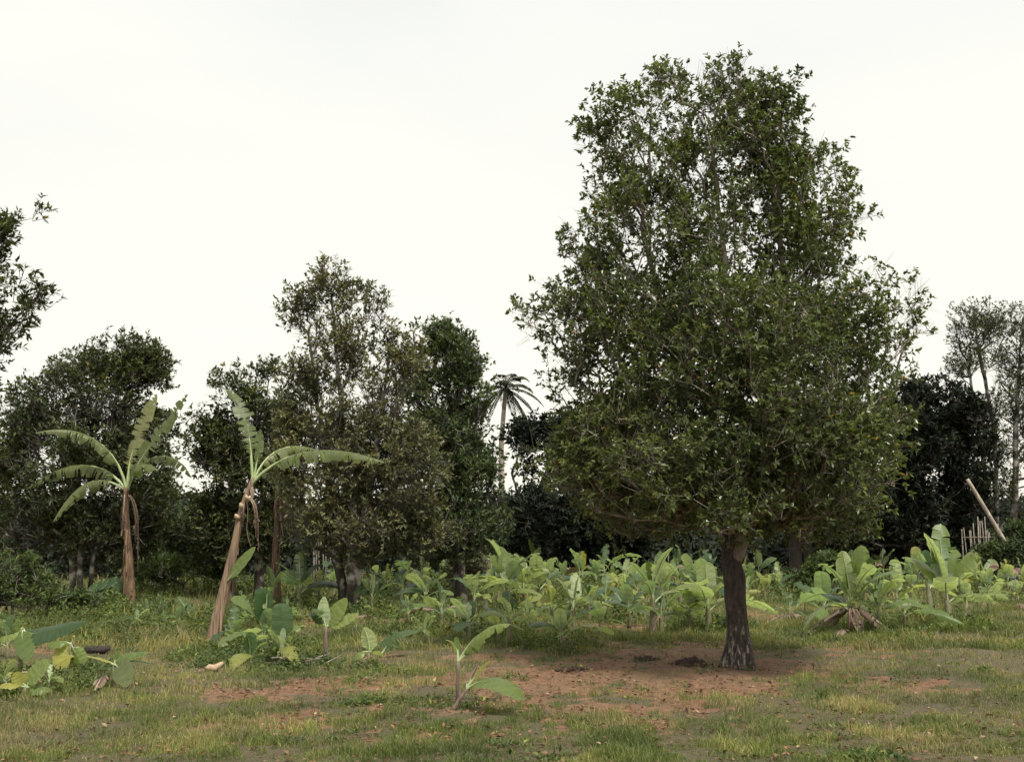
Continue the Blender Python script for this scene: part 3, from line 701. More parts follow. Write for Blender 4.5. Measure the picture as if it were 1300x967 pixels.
young(362, 845, 62, 'young banana plant leaning over the twig pile, in front of the bushy plant', 7, seed=10, mat='ban', stemf=.25, lean=-.05, spread=.8)
young(318, 846, 46, 'low sprawling banana plant at the front of the clump beside the leaning banana', 6, seed=11, mat='ban_blue', stemf=.15, spread=.9)
young(413, 840, 82, 'separate young banana plant on a bare grey stem in front of the olive tree', seed=12, stemf=.52, stem_m='stem_grey',
      pts=[([None, (412, 790), (408, 775), (412, 757)], .1, .1, 0, 'ban', (.2, .9, .2)), ([None, (418, 788), (430, 775), (440, 759)], .13, .2, 0, 'ban', (-.3, -1, .4)), ([None, (424, 790), (438, 784), (455, 778)], .13, .5, 0, 'ban', (0, -.5, .8)), ([None, (406, 786), (400, 776), (391, 780)], .11, .4, 0, 'ban_blue', (-.3, -.2, 1)), ([None, (410, 784), (404, 770), (403, 776, -.2)], .12, .3, 0, 'ban_blue', (0, -.5, 1))])
young(468, 850, 52, 'small yellowish banana seedling with one upright leaf, in the middle foreground grass', seed=13, stemf=.42,
      pts=[([None, (470, 822), (468, 808), (462, 796)], .11, .1, 0, 'ban_yel', (.2, .9, .2)), ([None, (476, 826), (482, 822), (488, 834)], .1, .6, 0, 'ban_yel', UP), ([None, (460, 826), (452, 826), (446, 840)], .1, .7, 0, 'ban', UP), ([None, (474, 826), (484, 812), (500, 805, .1)], .06, .3, .3, 'ban_blue', UP)])
young(484, 834, 32, 'stalk with one tattered leaf stretched right, behind the yellowish seedling', seed=14, stemf=.15,
      pts=[([None, (492, 818), (500, 804), (531, 800)], .13, .4, .4, 'ban_blue', (0, -.7, .7)), ([None, (490, 824), (500, 812), (507, 822)], .09, .6, 0, 'ban_blue', UP)])
young(583, 892, 74, 'foreground banana plant with thin grey stalk and a single torn leaf arching right', seed=15, stemf=.68, stem_m='stem_grey', lean=-.02,
      pts=[([None, (596, 812), (618, 788, -.1), (648, 792, -.2)], .12, .75, .2, 'ban', (0, -.35, .95)), ([None, (582, 818), (574, 812), (566, 812)], .045, .4, 0, 'ban_yel', UP), ([None, (600, 820), (606, 818), (607, 826)], .07, .7, .2, 'ban', UP), ([None, (582, 816), (578, 812), (580, 808)], .03, .1, 0, 'ban', FR)])
young(572, 900, 44, 'cut banana stub at the bottom edge with a broad green leaf lying to the right', seed=16, stemf=.55, lean=.45, stem_m='stem_grey',
      pts=[([None, (612, 856, -.1), (640, 862, -.3), (662, 888, -.6)], .17, .35, 0, 'ban', (.3, -.5, .9)), ([None, (602, 856), (612, 848), (622, 838)], .02, .2, 0, 'ban_yel', FR), ([None, (598, 858), (606, 850), (606, 842)], .018, .2, 0, 'ban_dead', FR), ([None, (592, 862), (594, 868), (596, 876)], .05, .8, .5, 'ban_dead', FR)])
RAW = [
 (346, 772, 52, 'young banana plant under the shaded banana, left end of the back clump', 6, 'ban', {}),
 (379, 775, 62, 'banana plant with a rounded erect leaf in the clump left of the olive trunk', 7, 'ban_blue', {}),
 (404, 770, 50, 'yellow-green banana plant just left of the olive tree trunk', 6, 'ban', {}),
 (424, 758, 46, 'bluish banana leaves touching the left side of the olive tree trunk', 5, 'ban_blue', {}),
 (364, 790, 36, 'low broad banana leaves behind the bushy plant, under the back clump', 6, 'ban_blue', {'spread': .9}),
 (472, 778, 46, 'dark banana plant just right of the olive tree trunk', 6, 'ban_blue', {}),
 (490, 772, 48, 'shaded banana plant second to the right from the olive trunk', 6, 'ban_blue', {}),
 (510, 762, 46, 'shaded banana plant behind the one with a brown stalk', 6, 'ban_blue', {}),
 (517, 802, 58, 'banana plant on a brown stalk with yellow tips, right of the olive tree', 6, 'ban', {'stemf': .5}),
 (540, 778, 56, 'banana plant with a pointed pale leaf high above the shaded row', 7, 'ban', {}),
 (560, 802, 58, 'banana plant with a white-backed forked leaf right of the brown-stalked one', 6, 'ban', {'stemf': .42}),
 (577, 795, 44, 'banana plant with a hanging pale leaf beside the white-backed one', 6, 'ban_blue', {}),
 (550, 795, 34, 'low leafy banana sucker between the brown-stalked and white-backed plants', 7, 'ban_blue', {}),
 (602, 782, 50, 'pale banana plant at the left end of the middle thicket', 6, 'ban', {'stemf': .4}),
 (617, 778, 52, 'banana plant with a thick pale stalk in the left part of the middle thicket', 6, 'ban', {'stemf': .45}),
 (643, 778, 74, 'tallest banana plant of the middle thicket with broad pale erect leaves', 8, 'ban', {'wide': .36}),
 (664, 772, 66, 'banana plant with a twin-tipped shoot, right of the tallest in the middle thicket', 7, 'ban', {}),
 (684, 770, 58, 'broad-leaved banana plant at the right end of the middle thicket', 7, 'ban', {'wide': .38}),
 (632, 765, 50, 'banana leaves behind the tallest plant of the middle thicket', 6, 'ban_blue', {}),
 (646, 816, 66, 'small banana plant with one white paddle leaf, in front of the middle thicket', 5, 'ban', {'stemf': .4}),
 (632, 814, 46, 'short banana plant left of the white paddle leaf', 5, 'ban', {'stemf': .35}),
 (713, 826, 74, 'bushy banana plant rising from a dark green weed patch left of the bare soil', 9, 'ban', {'stemf': .3, 'dead': 2}),
 (728, 800, 84, 'banana plant with a ribbed leaf slanting up right, behind the weed-patch plant', 7, 'ban', {'stemf': .4}),
 (700, 795, 56, 'yellowish banana plant just behind and left of the weed-patch plant', 7, 'ban_yel', {}),
 (748, 788, 58, 'banana plant with a drooping grey-green leaf right of the ribbed slanting leaf', 6, 'ban_blue', {}),
 (770, 784, 62, 'banana plant with a broad round bright leaf facing the camera', 5, 'ban', {'wide': .42}),
 (793, 772, 60, 'banana plant behind the round bright leaf', 7, 'ban', {}),
 (810, 765, 58, 'banana plant in the back row above the white paddle pair', 7, 'ban', {}),
 (829, 806, 86, 'banana plant with a pair of white paddle leaves left of the big trunk', 6, 'ban', {'stemf': .45, 'wide': .26}),
 (841, 806, 56, 'banana plant with a pale pointed leaf over a dark dead one', 5, 'ban_blue', {'dead': 2}),
 (862, 804, 48, 'low banana plant between the paddle pair and the plant at the big trunk', 6, 'ban', {}),
 (876, 802, 74, 'thick-clumped banana plant left of the big trunk with a diagonal leaf', 8, 'ban', {'stemf': .4}),
 (899, 802, 80, 'banana plant touching the left side of the big trunk', 8, 'ban', {}),
 (842, 775, 60, 'banana plant in the back row behind the dark dead leaf', 7, 'ban', {}),
 (864, 765, 68, 'back-row banana plant with a tall pale shoot, left of the big trunk', 7, 'ban_blue', {}),
 (888, 768, 62, 'back-row banana plant with pale grey leaves just left of the big trunk', 7, 'ban_blue', {}),
 (950, 768, 44, 'banana plant just right of the big trunk', 6, 'ban', {}),
 (972, 764, 46, 'banana plant with a yellow-orange dying leaf, right of the big trunk', 6, 'ban_yel', {}),
 (990, 756, 38, 'banana plant between the dying yellow leaf and the twin-stemmed tree', 6, 'ban', {}),
 (1003, 786, 32, 'low banana plant with thin drooping leaves behind the fallen leaf', 6, 'ban_blue', {'spread': .9}),
 (1022, 778, 34, 'low banana plant below the twin-stemmed tree', 6, 'ban', {'spread': .9}),
 (1080, 802, 88, 'large banana clump with a heap of brown dead leaves and a white paddle leaf', 9, 'ban', {'dead': 18, 'stemf': .3, 'wide': .27}),
 (1048, 792, 56, 'banana plant with a hanging pale leaf at the left of the dead-leaf heap', 5, 'ban_blue', {}),
 (1115, 802, 64, 'banana plant with paired upright leaves right of the dead-leaf heap', 6, 'ban', {}),
 (1112, 778, 76, 'banana plant with a long ribbed slanting leaf behind the dead-leaf heap', 7, 'ban', {}),
 (1140, 775, 66, 'banana plant between the dead-leaf heap and the largest erect leaf', 7, 'ban', {}),
 (1098, 765, 62, 'pale banana plant in the back row behind the dead-leaf heap', 7, 'ban', {}),
 (1070, 760, 46, 'short back-row banana plant left of the pale one', 6, 'ban_blue', {}),
 (1183, 785, 82, 'banana plant on a reddish brown stem with long dark drooping leaves', 6, 'ban_blue', {'stemf': .42}),
 (1206, 795, 106, 'banana plant with the largest erect pale leaf, right of the reddish stem', 7, 'ban', {'stemf': .33, 'wide': .3}),
 (1222, 790, 60, 'banana plant leaning right below the largest erect leaf', 6, 'ban', {'lean': .15}),
 (1165, 790, 44, 'low banana plant left of the reddish stem', 7, 'ban', {'spread': .9}),
 (1160, 765, 64, 'back-row banana plant with pale upright leaves left of the largest erect leaf', 7, 'ban', {}),
 (1222, 765, 62, 'pale banana plant directly below the left end of the stick fence', 7, 'ban', {}),
 (1240, 760, 46, 'yellow-green banana plant below the middle of the stick fence', 7, 'ban_yel', {}),
 (1256, 762, 46, 'banana plant below the right end of the stick fence', 7, 'ban', {}),
 (1270, 758, 40, 'banana plant below the foot of the leaning pole', 7, 'ban', {}),
 (1238, 748, 40, 'banana plant in the row nearest the stick fence', 6, 'ban', {}),
 (1280, 752, 36, 'banana plant below the dark bush at the right edge', 7, 'ban_yel', {}),
 (1294, 770, 46, 'banana plant standing by a reddish stump at the right edge', 7, 'ban', {}),
 (540, 818, 40, 'banana sucker standing forward in the grass below the white-backed forked leaf', 6, 'ban', {}),
 (595, 812, 48, 'banana plant standing forward between the foreground stalk leaf and the white-backed one', 6, 'ban', {}),
 (673, 806, 52, 'leafy banana plant just left of the dark green weed patch', 7, 'ban', {}),
 (762, 806, 54, 'banana plant at the near edge of the thicket above the dug soil lumps', 7, 'ban', {}),
 (798, 796, 58, 'banana plant just left of the white paddle pair', 7, 'ban_blue', {}),
 (1148, 800, 54, 'banana plant in front, midway between the dead-leaf heap and the reddish stem', 6, 'ban', {}),
 (1255, 782, 50, 'banana plant standing forward alone at right, below the stick fence', 6, 'ban', {}),
 (6, 880, 50, 'banana sucker half cut off by the bottom left corner of the picture', 5, 'ban_yel', {}),
 (62, 878, 40, 'low banana sucker between the ribbed-leaf stub and the T-shaped seedling', 5, 'ban', {'spread': .8}),
 (8, 835, 44, 'banana sucker at the left edge behind the plant with the bent-over leaf', 5, 'ban_blue', {}),
 (226, 800, 30, 'low banana sucker in the weeds left of the leaning banana foot', 5, 'ban_blue', {'spread': .8}),
 (172, 802, 26, 'tiny banana sucker in the open weeds below the upright banana', 5, 'ban', {'spread': .8}),
 (452, 806, 30, 'tiny banana sucker in front of the olive tree trunk', 5, 'ban', {}),
 (305, 790, 40, 'banana sucker behind the low dark-leaved one at the leaning banana', 6, 'ban_blue', {}),
 (1302, 755, 40, 'banana plant cut by the right edge of the picture', 7, 'ban', {}),
]
for i, (px, py, h, lab, n, mt, kw) in enumerate(RAW):
    young(px, py, h, lab, n, mt, seed=(900 if px == 1080 else 100 + i), **kw)
# far rows that nothing tells apart
r2 = random.Random(4)
k = 0
for row, (ya, x0, x1, st_) in enumerate([(748, 700, 905, 20), (741, 600, 905, 19), (744, 945, 1180, 22), (740, 1190, 1300, 20), (750, 470, 590, 24)]):
    x = x0
    while x < x1:
        young(x + r2.uniform(-5, 5), ya + r2.uniform(-2, 3), r2.uniform(28, 50), 'young banana plant massed in the far rows before the dark trees', r2.choice([4, 5, 6]), r2.choice(['ban', 'ban', 'ban_blue']), seed=300 + k,
              group='young banana plants massed in the far rows')
        x += st_; k += 1
# taro plants by the upright banana
def taro(px, py, hpx, label, seed, offs):
    b = G(px, py); Y = b[1]; H = hpx * Y / FPX; rg = np.random.default_rng(seed)
    root = thing('taro_plant', b, label, 'plant', 'broad-leaved plants by the upright banana')
    for (dx, hh, sz) in offs:
        top = np.array([dx * Y / FPX, rg.normal() * .1, hh * Y / FPX])
        mb = MB(); sweep(mb, bez([np.zeros(3), top * .4 + np.array([0, 0, .1]), top * .8 + np.array([0, 0, .08]), top], 8), [.025, .022, .02, .018, .016, .014, .012, .01], 6, 0)
        obj('stalk', mb.build('stalk', [M['rib']], True), root)
        o = unit(np.array([dx * .05, -.6, -.5]))
        banana_leaf('leaf', root, [top - o * sz * .3, top, top + o * sz * .5, top + o * sz], sz * .42, .0, .35, 0, 'ban_blue', rg=rg, nseg=12, face=(0, -.7, .7), rib=.01)
taro(128, 772, 30, 'taro plant with round leaves on pale stalks, left of the upright banana stem', 71, [(-7, 28, .34), (0, 32, .3), (-2, 22, .28)])
taro(149, 770, 34, 'taro plant touching the left side of the upright banana stem', 72, [(-4, 34, .33), (4, 31, .34), (6, 23, .28)])

# ------------------------------------------------------------------ coconut palm
def coconut():
    Y = 80.; b = np.array([P(637, 700, Y)[0], Y, 0.]); b[2] = float(gz(b[0], Y))
    L = lambda x, y, dy=0: P(x, y, Y + dy) - b
    root = thing('coconut_palm', b, 'distant coconut palm with slim pale trunk seen between the trees', 'palm tree')
    mb = MB(); pl = [np.array([0, 0, -.3]), L(637, 640), L(636.5, 560), L(642, 493)]; rs = resample(pl, .6)
    sweep(mb, rs, np.linspace(.24, .15, len(rs)), 9, 0, .06); obj('trunk', mb.build('palm_trunk', [M['pole']], True), root)
    rg = np.random.default_rng(9); c = L(642, 493)
    for i in range(22):
        az = i * 2.4 + rg.normal() * .2; el = math.radians(75 - 120 * (i / 21)); ln = rg.uniform(1.9, 2.5)
        o = np.array([math.cos(az), math.sin(az), 0]); u = np.array([0, 0, 1.]); d = o * math.cos(el) + u * math.sin(el)
        pts = bez([c, c + d * ln * .4, c + d * ln * .75 - u * ln * .08 + np.array([.15, 0, 0]), c + d * ln - u * ln * .55 + np.array([.3, 0, 0])], 22)
        mb = MB(); sweep(mb, pts, np.linspace(.035, .01, 22), 4, 0)
        T = unit(np.gradient(pts, axis=0)); idx = np.repeat(np.linspace(2, 21, 46).astype(int), 2); sd = np.tile([1, -1], 46)
        S = unit(np.cross(T[idx], u)); bb = pts[idx]; dd = unit(S * sd[:, None] * .8 + T[idx] * .55 - u * .45); LL = .55 * np.sin(np.linspace(.35, 2.9, 46)).repeat(2)
        lv, lf, lt = leaf_arrays(bb, dd, np.tile(u, (92, 1)) + rg.normal(size=(92, 3)) * .25, LL, np.full(92, .11), .1, False, rg)
        mb.add(lv, None, lf, 0, lt); obj('frond', mb.build('frond', [M['palm']]), root)
coconut()

# ------------------------------------------------------------------ pole, fences, small things on the ground
def pole():
    Y = 40.; L = lambda x, y, dy=0: P(x, y, Y + dy)
    b = L(1281, 696); zg = float(gz(b[0], Y)); top = L(1228, 608); d = unit(b - top); foot = b + d * ((b[2] - zg + .1) / -d[2])
    mb = MB(); sweep(mb, [q - foot for q in resample([foot, top], .3)], np.linspace(.085, .06, len(resample([foot, top], .3))), 10, 0, .1)
    o = obj('leaning_pole', mb.build('leaning_pole', [M['pole']], True), None, foot)
    tag(o, 'long pale bare trunk leaning left over the stick fence at right', 'pole')
pole()
def stick_fence(x0, x1, ytop, Y, n, label, seed, hvar=5):
    rg = np.random.default_rng(seed); c = P((x0 + x1) / 2, 700, Y); c[2] = float(gz(c[0], Y)); root = thing('stick_fence', c, label, 'fence')
    for i in range(n):
        px = x0 + (x1 - x0) * i / (n - 1) + rg.normal() * 1.2; t = P(px - 1.5 + rg.normal() * 1.5, ytop + 3 + rg.normal() * hvar * 1.3, Y + rg.normal() * .1) - c; f = P(px, 700, Y) - c; f[2] = -.15
        mb = MB(); r = rg.uniform(.016, .03); sweep(mb, [f, (f + t) / 2 + rg.normal(size=3) * .02, t], [r, r * .9, r * .6], 6, 0, .15)
        obj('picket', mb.build('picket', [M['stick']], True), root)
    a = P(x0 - 2, ytop + 14, Y - .07) - c; b = P(x1 + 2, ytop + 13, Y - .07) - c
    mb = MB(); sweep(mb, resample([a, b], .4), .02, 6, 0, .1); obj('rail', mb.build('rail', [M['stick']], True), root)
stick_fence(1224, 1272, 668, 42, 17, 'rough fence of upright bleached sticks behind the banana rows at right', 51)
stick_fence(400, 417, 674, 38, 7, 'short row of pale upright sticks in the shade left of the olive tree trunk', 52, 2)

def ground_obj(name, px, py, label, cat, pts, rad, mat, k=10, rough=.2, flat=1., mb=None):
    b = G(px, py); Y = b[1]; sc = Y / FPX
    mb = mb or MB(); sweep(mb, [np.array([x * sc, y, z * sc]) for x, y, z in pts], np.array(rad) * sc, k, 0, rough, flat=flat)
    o = obj(name, mb.build(name, [M[mat]], True), None, b); return tag(o, label, cat)
ground_obj('log', 124, 828, 'short blackened log lying in the grass at left', 'log', [(-17, .05, 3), (-10, 0, 4), (0, 0, 4.5), (9, -.03, 5), (15, -.05, 7.5)], [3.2, 4.8, 4.2, 4.5, 3.2], 'log', 12, .3)
ground_obj('coconut_husk', 270, 851, 'pale torn husk lying on grass in front of the leaning banana', 'husk', [(-8, 0, 2), (-4, -.02, 4), (3, 0, 4), (8, .02, 7), (12, .03, 10)], [3, 4.6, 4.2, 3.4, 1.2], 'pale_husk', 8, .4, 1.2)
ground_obj('coconut_husk', 205, 858, 'small brown husk on the grass left of the pale torn husk', 'husk', [(-9, 0, 1), (-3, 0, 2), (5, 0, 2), (9, 0, 1)], [1, 2.4, 2, .8], 'soil_dark', 8, .4)
ground_obj('stump', 1297, 774, 'low reddish stump at the right edge of the clearing', 'stump', [(0, 0, -2), (0, 0, 3), (1, 0, 7)], [10, 8, 5], 'stem_brown', 10, .4)

def heap(px, py, rx, h, label, seed, mat='soil_dark'):
    b = G(px, py); Y = b[1]; s = Y / FPX; rg = np.random.default_rng(seed); n = 26; V = []; Q = []
    rxm = rx * s
    for i in range(n + 1):
        for j in range(n + 1):
            u = i / n * 2 - 1; v = j / n * 2 - 1; r = math.hypot(u, v)
            hz = h * s * max(0, 1 - r * r) * (1 + .9 * mnoise.noise(Vector((u * 4 + seed, v * 4, 0))) + .6 * mnoise.noise(Vector((u * 11, v * 11, seed))))
            x = u * rxm; y = v * rxm * .75
            V.append((x, y, float(gz(b[0] + x, b[1] + y)) - b[2] + hz - .012 - .05 * max(0, r - .95)))
    for i in range(n):
        for j in range(n): a = i * (n + 1) + j; Q.append((a, a + n + 1, a + n + 2, a + 1))
    mb = MB(); mb.add(V, np.array(Q), None, 0)
    # clods
    for _ in range(40):
        p = rg.normal(size=2) * rxm * .45; r = rg.uniform(.01, .035); z = float(gz(b[0] + p[0], b[1] + p[1])) - b[2] + h * s * max(0, 1 - (np.hypot(*p) / rxm) ** 2) * .8
        sweep(mb, [np.array([p[0] - r, p[1], z]), np.array([p[0], p[1], z + r * .4]), np.array([p[0] + r, p[1] + r * .4, z])], [r * .5, r, r * .5], 5, 0, .5)
    o = obj('soil_heap', mb.build('soil_heap', [M[mat]], True), None, b); tag(o, label, 'soil heap')
heap(880, 843, 22, 7, 'dark heap of dug soil just left of the big trunk', 3)
heap(728, 852, 22, 4.5, 'broken dark soil lumps on the bare ground left of the dug heap', 5)
heap(820, 838, 20, 3.5, 'low dark soil patch between the two soil heaps', 8)

def twig_pile(px, py, label, seed, n=16, w=28):
    b = G(px, py); Y = b[1]; s = Y / FPX; rg = np.random.default_rng(seed); mb = MB()
    for _ in range(n):
        c = np.array([rg.normal() * w * .35 * s, rg.normal() * .12, abs(rg.normal()) * .05 + .02]); a = rg.normal() * .6; l = rg.uniform(.12, .45)
        d = np.array([math.cos(a), math.sin(a), rg.normal() * .22]) * l
        sweep(mb, [c - d, c + rg.normal(size=3) * .02, c + d], [.012, .011, .006], 5, 0, .2)
    o = obj('twig_pile', mb.build('twig_pile', [M['stick']], True), None, b); tag(o, label, 'twig pile')
twig_pile(385, 845, 'loose pile of cut pale twigs beside the bare grey banana stem', 61)
def fallen(px0, py0, px1, py1, w, label, seed, mat='ban_dead'):
    a = G(px0, py0); c = G(px1, py1); mid = (a + c) / 2 + np.array([0, 0, .09]); rg = np.random.default_rng(seed)
    mb_root = thing('fallen_leaf', a, label, 'fallen leaf')
    banana_leaf('blade', mb_root, [np.array([0, 0, .03]), (mid - a) * .6 + np.array([0, 0, .08]), (mid - a) * 1.4 + np.array([0, 0, .08]), c - a + np.array([0, 0, .03])], w, .1, .7, .4, mat, 'rib_dead', rg=rg, nseg=18, rib=.014)
fallen(973, 792, 1018, 783, .16, 'long dry banana leaf lying on the ground behind the big trunk', 81)
fallen(440, 790, 480, 788, .06, 'dry brown banana leaf on soil at the olive tree foot', 82)
fallen(120, 880, 138, 868, .07, 'pale dry leaf at the foot of the T-shaped seedling', 83)
fallen(205, 772, 226, 764, .09, 'withered brown leaf beside the foot of the upright banana', 84)
fallen(1060, 812, 1078, 806, .08, 'dry leaf lying in front of the dead-leaf heap', 85)

# ------------------------------------------------------------------ ground sheet
def axis(a, b, d, lo, hi):
    v = list(np.arange(a, b + 1e-6, d)); s = d
    while v[-1] < hi: s *= 1.35; v.append(v[-1] + s)
    s = d
    while v[0] > lo: s *= 1.35; v.insert(0, v[0] - s)
    return np.array(v)
xs = axis(-16, 16, .12, -700, 700); ys = axis(5.5, 34, .13, -300, 900)
XX, YY = np.meshgrid(xs, ys); ZZ = gz(XX, YY)
s_ = soil_m(XX, YY) * ((YY < 60) & (YY > 3)); near = (YY < 40) & (YY > 3)
ZZ = ZZ + (fbm(XX * 4, YY * 4, 3) - .5) * .05 * near
V = np.stack([XX, YY, ZZ], -1).reshape(-1, 3); nx, ny = len(xs), len(ys)
ii = (np.arange(ny - 1)[:, None] * nx + np.arange(nx - 1)[None]).ravel()
F = np.stack([ii, ii + 1, ii + nx + 1, ii + nx], 1)
def ground_mat():
    m, nt, out = new_mat('ground_soil_and_turf')
    at = nd(nt, 'ShaderNodeAttribute', attribute_name='tint')
    tc = nd(nt, 'ShaderNodeTexCoord')
    def N(s, d=6, r=.6):
        n = nd(nt, 'ShaderNodeTexNoise', ins={'Scale': s, 'Detail': d, 'Roughness': r}); nt.links.new(tc.outputs['Object'], n.inputs['Vector']); return n.outputs['Fac']
    n1, n2, n3 = N(.8), N(7, 10, .85), N(40, 5, .75)
    soil = ramp(nt, n2, [(.32, (.055, .026, .014)), (.46, (.17, .08, .04)), (.56, (.25, .125, .065)), (.68, (.36, .22, .13))])
    soil = mixc(nt, ramp(nt, n1, [(.35, (0, 0, 0)), (.7, (.45, .45, .45))]), soil, (.17, .135, .075))
    n4 = N(26, 9, .9)
    turf = ramp(nt, n4, [(.36, (.022, .02, .01)), (.48, (.075, .068, .03)), (.58, (.15, .115, .06)), (.7, (.27, .2, .12))])
    turf = mixc(nt, ramp(nt, n1, [(.4, (0, 0, 0)), (.65, (.6, .6, .6))]), turf, (.12, .085, .045))
    ad = nd(nt, 'ShaderNodeMath', operation='MULTIPLY_ADD'); ad.inputs[1].default_value = .5; nt.links.new(n3, ad.inputs[0]); nt.links.new(at.outputs['Fac'], ad.inputs[2])
    f = ramp(nt, ad.outputs[0], [(.5, (0, 0, 0)), (.8, (1, 1, 1))])
    c = mixc(nt, f, turf, soil)
    p = nd(nt, 'ShaderNodeBsdfPrincipled', ins={'Roughness': .95}); nt.links.new(c, p.inputs['Base Color'])
    b = nd(nt, 'ShaderNodeBump', ins={'Strength': .9, 'Distance': .03}); nt.links.new(n2, b.inputs['Height'])
    b2 = nd(nt, 'ShaderNodeBump', ins={'Strength': .6, 'Distance': .01}); nt.links.new(n3, b2.inputs['Height']); nt.links.new(b.outputs[0], b2.inputs['Normal'])
    nt.links.new(b2.outputs[0], p.inputs['Normal']); nt.links.new(p.outputs[0], out.inputs[0]); return m
M['ground'] = ground_mat()
g = obj('ground', mesh_np('ground', V, F, [M['ground']], None, s_.ravel(), None, True)); g['kind'] = 'structure'

# ------------------------------------------------------------------ grass, weeds, litter (stuff)
def scatter(n, y0, y1, rg, half=.5):
    # even in the picture: more per square metre close by
    t = rg.random(n); y = 1 / (1 / y0 + t * (1 / y1 - 1 / y0)); x = (rg.random(n) * 2 - 1) * (y * half + 1.0); return x, y
def grass():
    rg = np.random.default_rng(90); parts = []
    for (n, y0, y1, h0, w0) in ((420000, 6.6, 18, .05, .0065), (230000, 18, 34, .085, .012), (60000, 34, 60, .16, .022)):
        x, y = scatter(n, y0, y1, rg); m = soil_m(x, y); cl = .55 * fbm(x * 2.2 + 3, y * 2.2 + 8, 3) + .45 * fbm(x * 9 + 3, y * 9 + 8, 2)
        keep = rg.random(n) < np.clip(1.15 - .9 * m, .2, 1) * np.clip((cl - .27) * 5, .6, 1)
        x, y, cl = x[keep], y[keep], cl[keep]; n = len(x)
        tall = np.clip((cl - .4) * 6.5, .3, 2.1) * (1 - .5 * m[keep])
        tall *= 1 + .9 * np.clip(mask(x, y, WEED), 0, 1)
        h = h0 * (.5 + rg.random(n)) * tall; w = w0 * (.6 + .8 * rg.random(n))
        z = gz(x, y) - .004; a = rg.random(n) * 6.283; s = np.stack([np.cos(a), np.sin(a), 0 * a], 1)
        ln = rg.normal(size=(n, 3)) * .42; ln[:, 2] = 1
        b = np.stack([x, y, z], 1); tip = b + unit(ln) * h[:, None] * 1.1; md = b + unit(ln * np.array([.35, .35, 1])) * h[:, None] * .55
        v = np.stack([b - s * w[:, None] * .5, b + s * w[:, None] * .5, md + s * w[:, None] * .35, md - s * w[:, None] * .35, tip], 1)
        dry = np.clip(fbm(x * .9 + 60, y * .9 + 20, 4) - .47, -.3, .3)
        parts.append((v, np.clip(rg.random(n) * .85 + dry * 1.4 + .04, 0, 1)))
    vs = np.concatenate([p[0] for p in parts]); t = np.concatenate([p[1] for p in parts]); n = len(vs); i = np.arange(n)[:, None] * 5
    me = mesh_np('grass', vs.reshape(-1, 3), [i + np.array([[0, 1, 2, 3]]), i + np.array([[3, 2, 4]])], [M['grass']], None, np.repeat(t, 5))
    o = obj('grass', me); o['kind'] = 'stuff'; o['label'] = 'short patchy green and straw-coloured grass over the clearing'; o['category'] = 'grass'
grass()
def weeds():
    rg = np.random.default_rng(91)
    x, y = scatter(60000, 9, 46, rg); m = mask(x, y, WEED) + (fbm(x * 1.5, y * 1.5, 4) - .5) * 1.5 - .35 * rg.random(len(x)) + .1
    k_ = (m > .42) & (rg.random(len(x)) < .9); x, y, m = x[k_], y[k_], m[k_]
    hh = np.clip((m - .35) * .5, .05, .38) * np.clip(y / 22, .6, 1.5)
    n = len(x); c = 7; idx = np.repeat(np.arange(n), c); N_ = len(idx)
    p = np.stack([x, y, gz(x, y)], 1)[idx]; u = rg.random(N_)
    p = p + rg.normal(size=(N_, 3)) * .05; p[:, 2] = gz(p[:, 0], p[:, 1]) + u * hh[idx]
    d = rg.normal(size=(N_, 3)); d[:, 2] = rg.random(N_) * .8 + .1; nn = rg.normal(size=(N_, 3)) * .5 + np.array([0, 0, 1])
    sz = .05 * np.clip(y[idx] / 18, .8, 2.2) * (.6 + .8 * rg.random(N_))
    v, f, t = leaf_arrays(p, d, nn, sz * 1.3, sz * .6, .15, False, rg)
    o = obj('undergrowth', mesh_np('undergrowth', v, f, [M['weed']], None, t)); o['kind'] = 'stuff'; o['label'] = 'low leafy weeds around and between the banana plants'; o['category'] = 'weeds'
weeds()
def litter():
    rg = np.random.default_rng(92)
    x, y = scatter(42000, 7, 34, rg); m = soil_m(x, y); k_ = rg.random(len(x)) < .14 + .8 * m * (fbm(x * 2, y * 2, 2) > .42); x, y = x[k_], y[k_]; n = len(x)
    p = np.stack([x, y, gz(x, y) + .012 + rg.random(n) * .02], 1); d = rg.normal(size=(n, 3)); d[:, 2] *= .25; nn = rg.normal(size=(n, 3)) * .35 + np.array([0, 0, 1])
    sz = rg.uniform(.025, .08, n); v, f, t = leaf_arrays(p, d, nn, sz, sz * .5, .25, False, rg)
    o = obj('leaf_litter', mesh_np('leaf_litter', v, f, [M['litter']], None, t)); o['kind'] = 'stuff'; o['label'] = 'dry brown leaves scattered over the bare reddish soil'; o['category'] = 'leaf litter'
litter()
def wood():
    rg = np.random.default_rng(93); n = 130000
    y = rg.uniform(47, 84, n); x = rg.uniform(-.62, .62, n) * y; top = (3.6 + 2.6 * (fbm(x * .16 + 7, y * .05 + x * 0, 3) - .3)) * np.clip(.42 + (y - 47) / 30, .4, 1)
    z = top * rg.random(n) ** .7 ; p = np.stack([x, y, z], 1)
    d = rg.normal(size=(n, 3)); nn = rg.normal(size=(n, 3)) * .5 + np.array([0, -.4, 1]); sz = rg.uniform(.22, .5, n)
    v, f, t = leaf_arrays(p, d, nn, sz, sz * .5, .15, False, rg)
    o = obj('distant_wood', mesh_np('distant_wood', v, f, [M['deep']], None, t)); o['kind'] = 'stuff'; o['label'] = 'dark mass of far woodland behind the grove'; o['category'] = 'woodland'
wood()

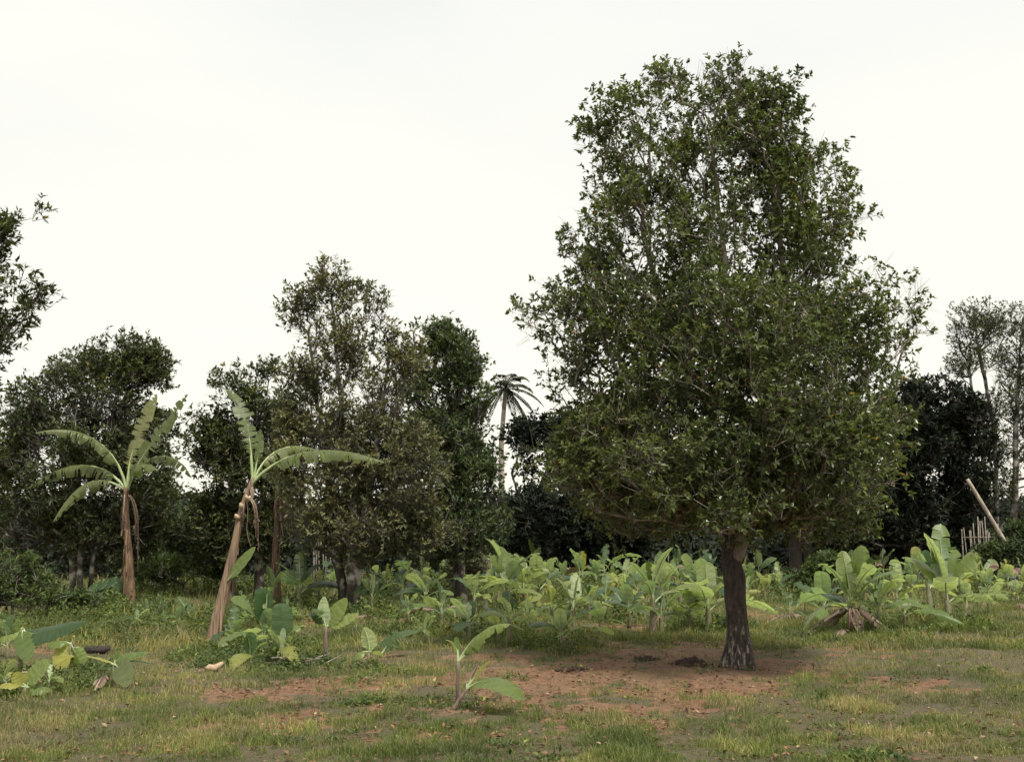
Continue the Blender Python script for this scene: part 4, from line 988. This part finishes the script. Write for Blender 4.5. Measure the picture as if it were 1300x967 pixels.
# ------------------------------------------------------------------ sky, sun, camera
EL, AZ = math.radians(58), math.radians(150)      # azimuth clockwise from +Y: behind the camera, to its right
w = bpy.data.worlds.new('World'); SC.world = w; w.use_nodes = True; nt = w.node_tree; nt.nodes.clear()
out = nt.nodes.new('ShaderNodeOutputWorld')
sky = nd(nt, 'ShaderNodeTexSky', sky_type='NISHITA', sun_disc=False, sun_elevation=EL, sun_rotation=AZ)
b1 = nd(nt, 'ShaderNodeBackground'); b1.inputs[1].default_value = .05; nt.links.new(sky.outputs[0], b1.inputs[0])
tc = nd(nt, 'ShaderNodeTexCoord'); mp = nd(nt, 'ShaderNodeMapping'); mp.inputs['Scale'].default_value = (1, 1, 3); nt.links.new(tc.outputs['Generated'], mp.inputs[0])
no = nd(nt, 'ShaderNodeTexNoise', ins={'Scale': 1.6, 'Detail': 5}); nt.links.new(mp.outputs[0], no.inputs['Vector'])
cc = ramp(nt, no.outputs['Fac'], [(.3, (.83, .85, .83)), (.5, (.94, .945, .9)), (.7, (1.0, .99, .925))])
sz_ = nd(nt, 'ShaderNodeSeparateXYZ'); nt.links.new(tc.outputs['Generated'], sz_.inputs[0])
hz = ramp(nt, sz_.outputs[2], [(.0, (1.12, 1.07, .96)), (.22, (1.05, 1.03, .98)), (.5, (1, 1, 1))])     # thinner cloud and glow towards the horizon
cc = mixc(nt, 1.0, cc, hz, 'MULTIPLY')
b2 = nd(nt, 'ShaderNodeBackground'); b2.inputs[1].default_value = .375; nt.links.new(cc, b2.inputs[0])
mx = nd(nt, 'ShaderNodeMixShader'); mx.inputs[0].default_value = .93
nt.links.new(b1.outputs[0], mx.inputs[1]); nt.links.new(b2.outputs[0], mx.inputs[2]); nt.links.new(mx.outputs[0], out.inputs[0])

sl = bpy.data.lights.new('sun', 'SUN'); sl.energy = 1.5; sl.angle = math.radians(10); sl.color = (1, .96, .88)
so = bpy.data.objects.new('sun', sl); COL.objects.link(so)
dirv = Vector((math.sin(AZ) * math.cos(EL), math.cos(AZ) * math.cos(EL), math.sin(EL)))
so.rotation_euler = dirv.to_track_quat('Z', 'Y').to_euler(); so.location = (0, 0, 30)

cam = bpy.data.cameras.new('camera'); co = bpy.data.objects.new('camera', cam); COL.objects.link(co); SC.camera = co
cam.sensor_width = 36; cam.sensor_fit = 'HORIZONTAL'; cam.lens = FPX / 1300 * 36; cam.shift_y = -(483.5 - 438) / 1300
co.location = (0, 0, CH); co.rotation_euler = (math.pi / 2 + PIT, 0, 0); cam.clip_end = 3000; cam.clip_start = .1

SC.view_settings.view_transform = 'Standard'; SC.view_settings.look = 'None'; SC.view_settings.gamma = 1
SC.view_settings.exposure = 1.5; SC.view_settings.use_curve_mapping = False
SC.cycles.max_bounces = 6; SC.cycles.diffuse_bounces = 2; SC.cycles.glossy_bounces = 2; SC.cycles.transmission_bounces = 4
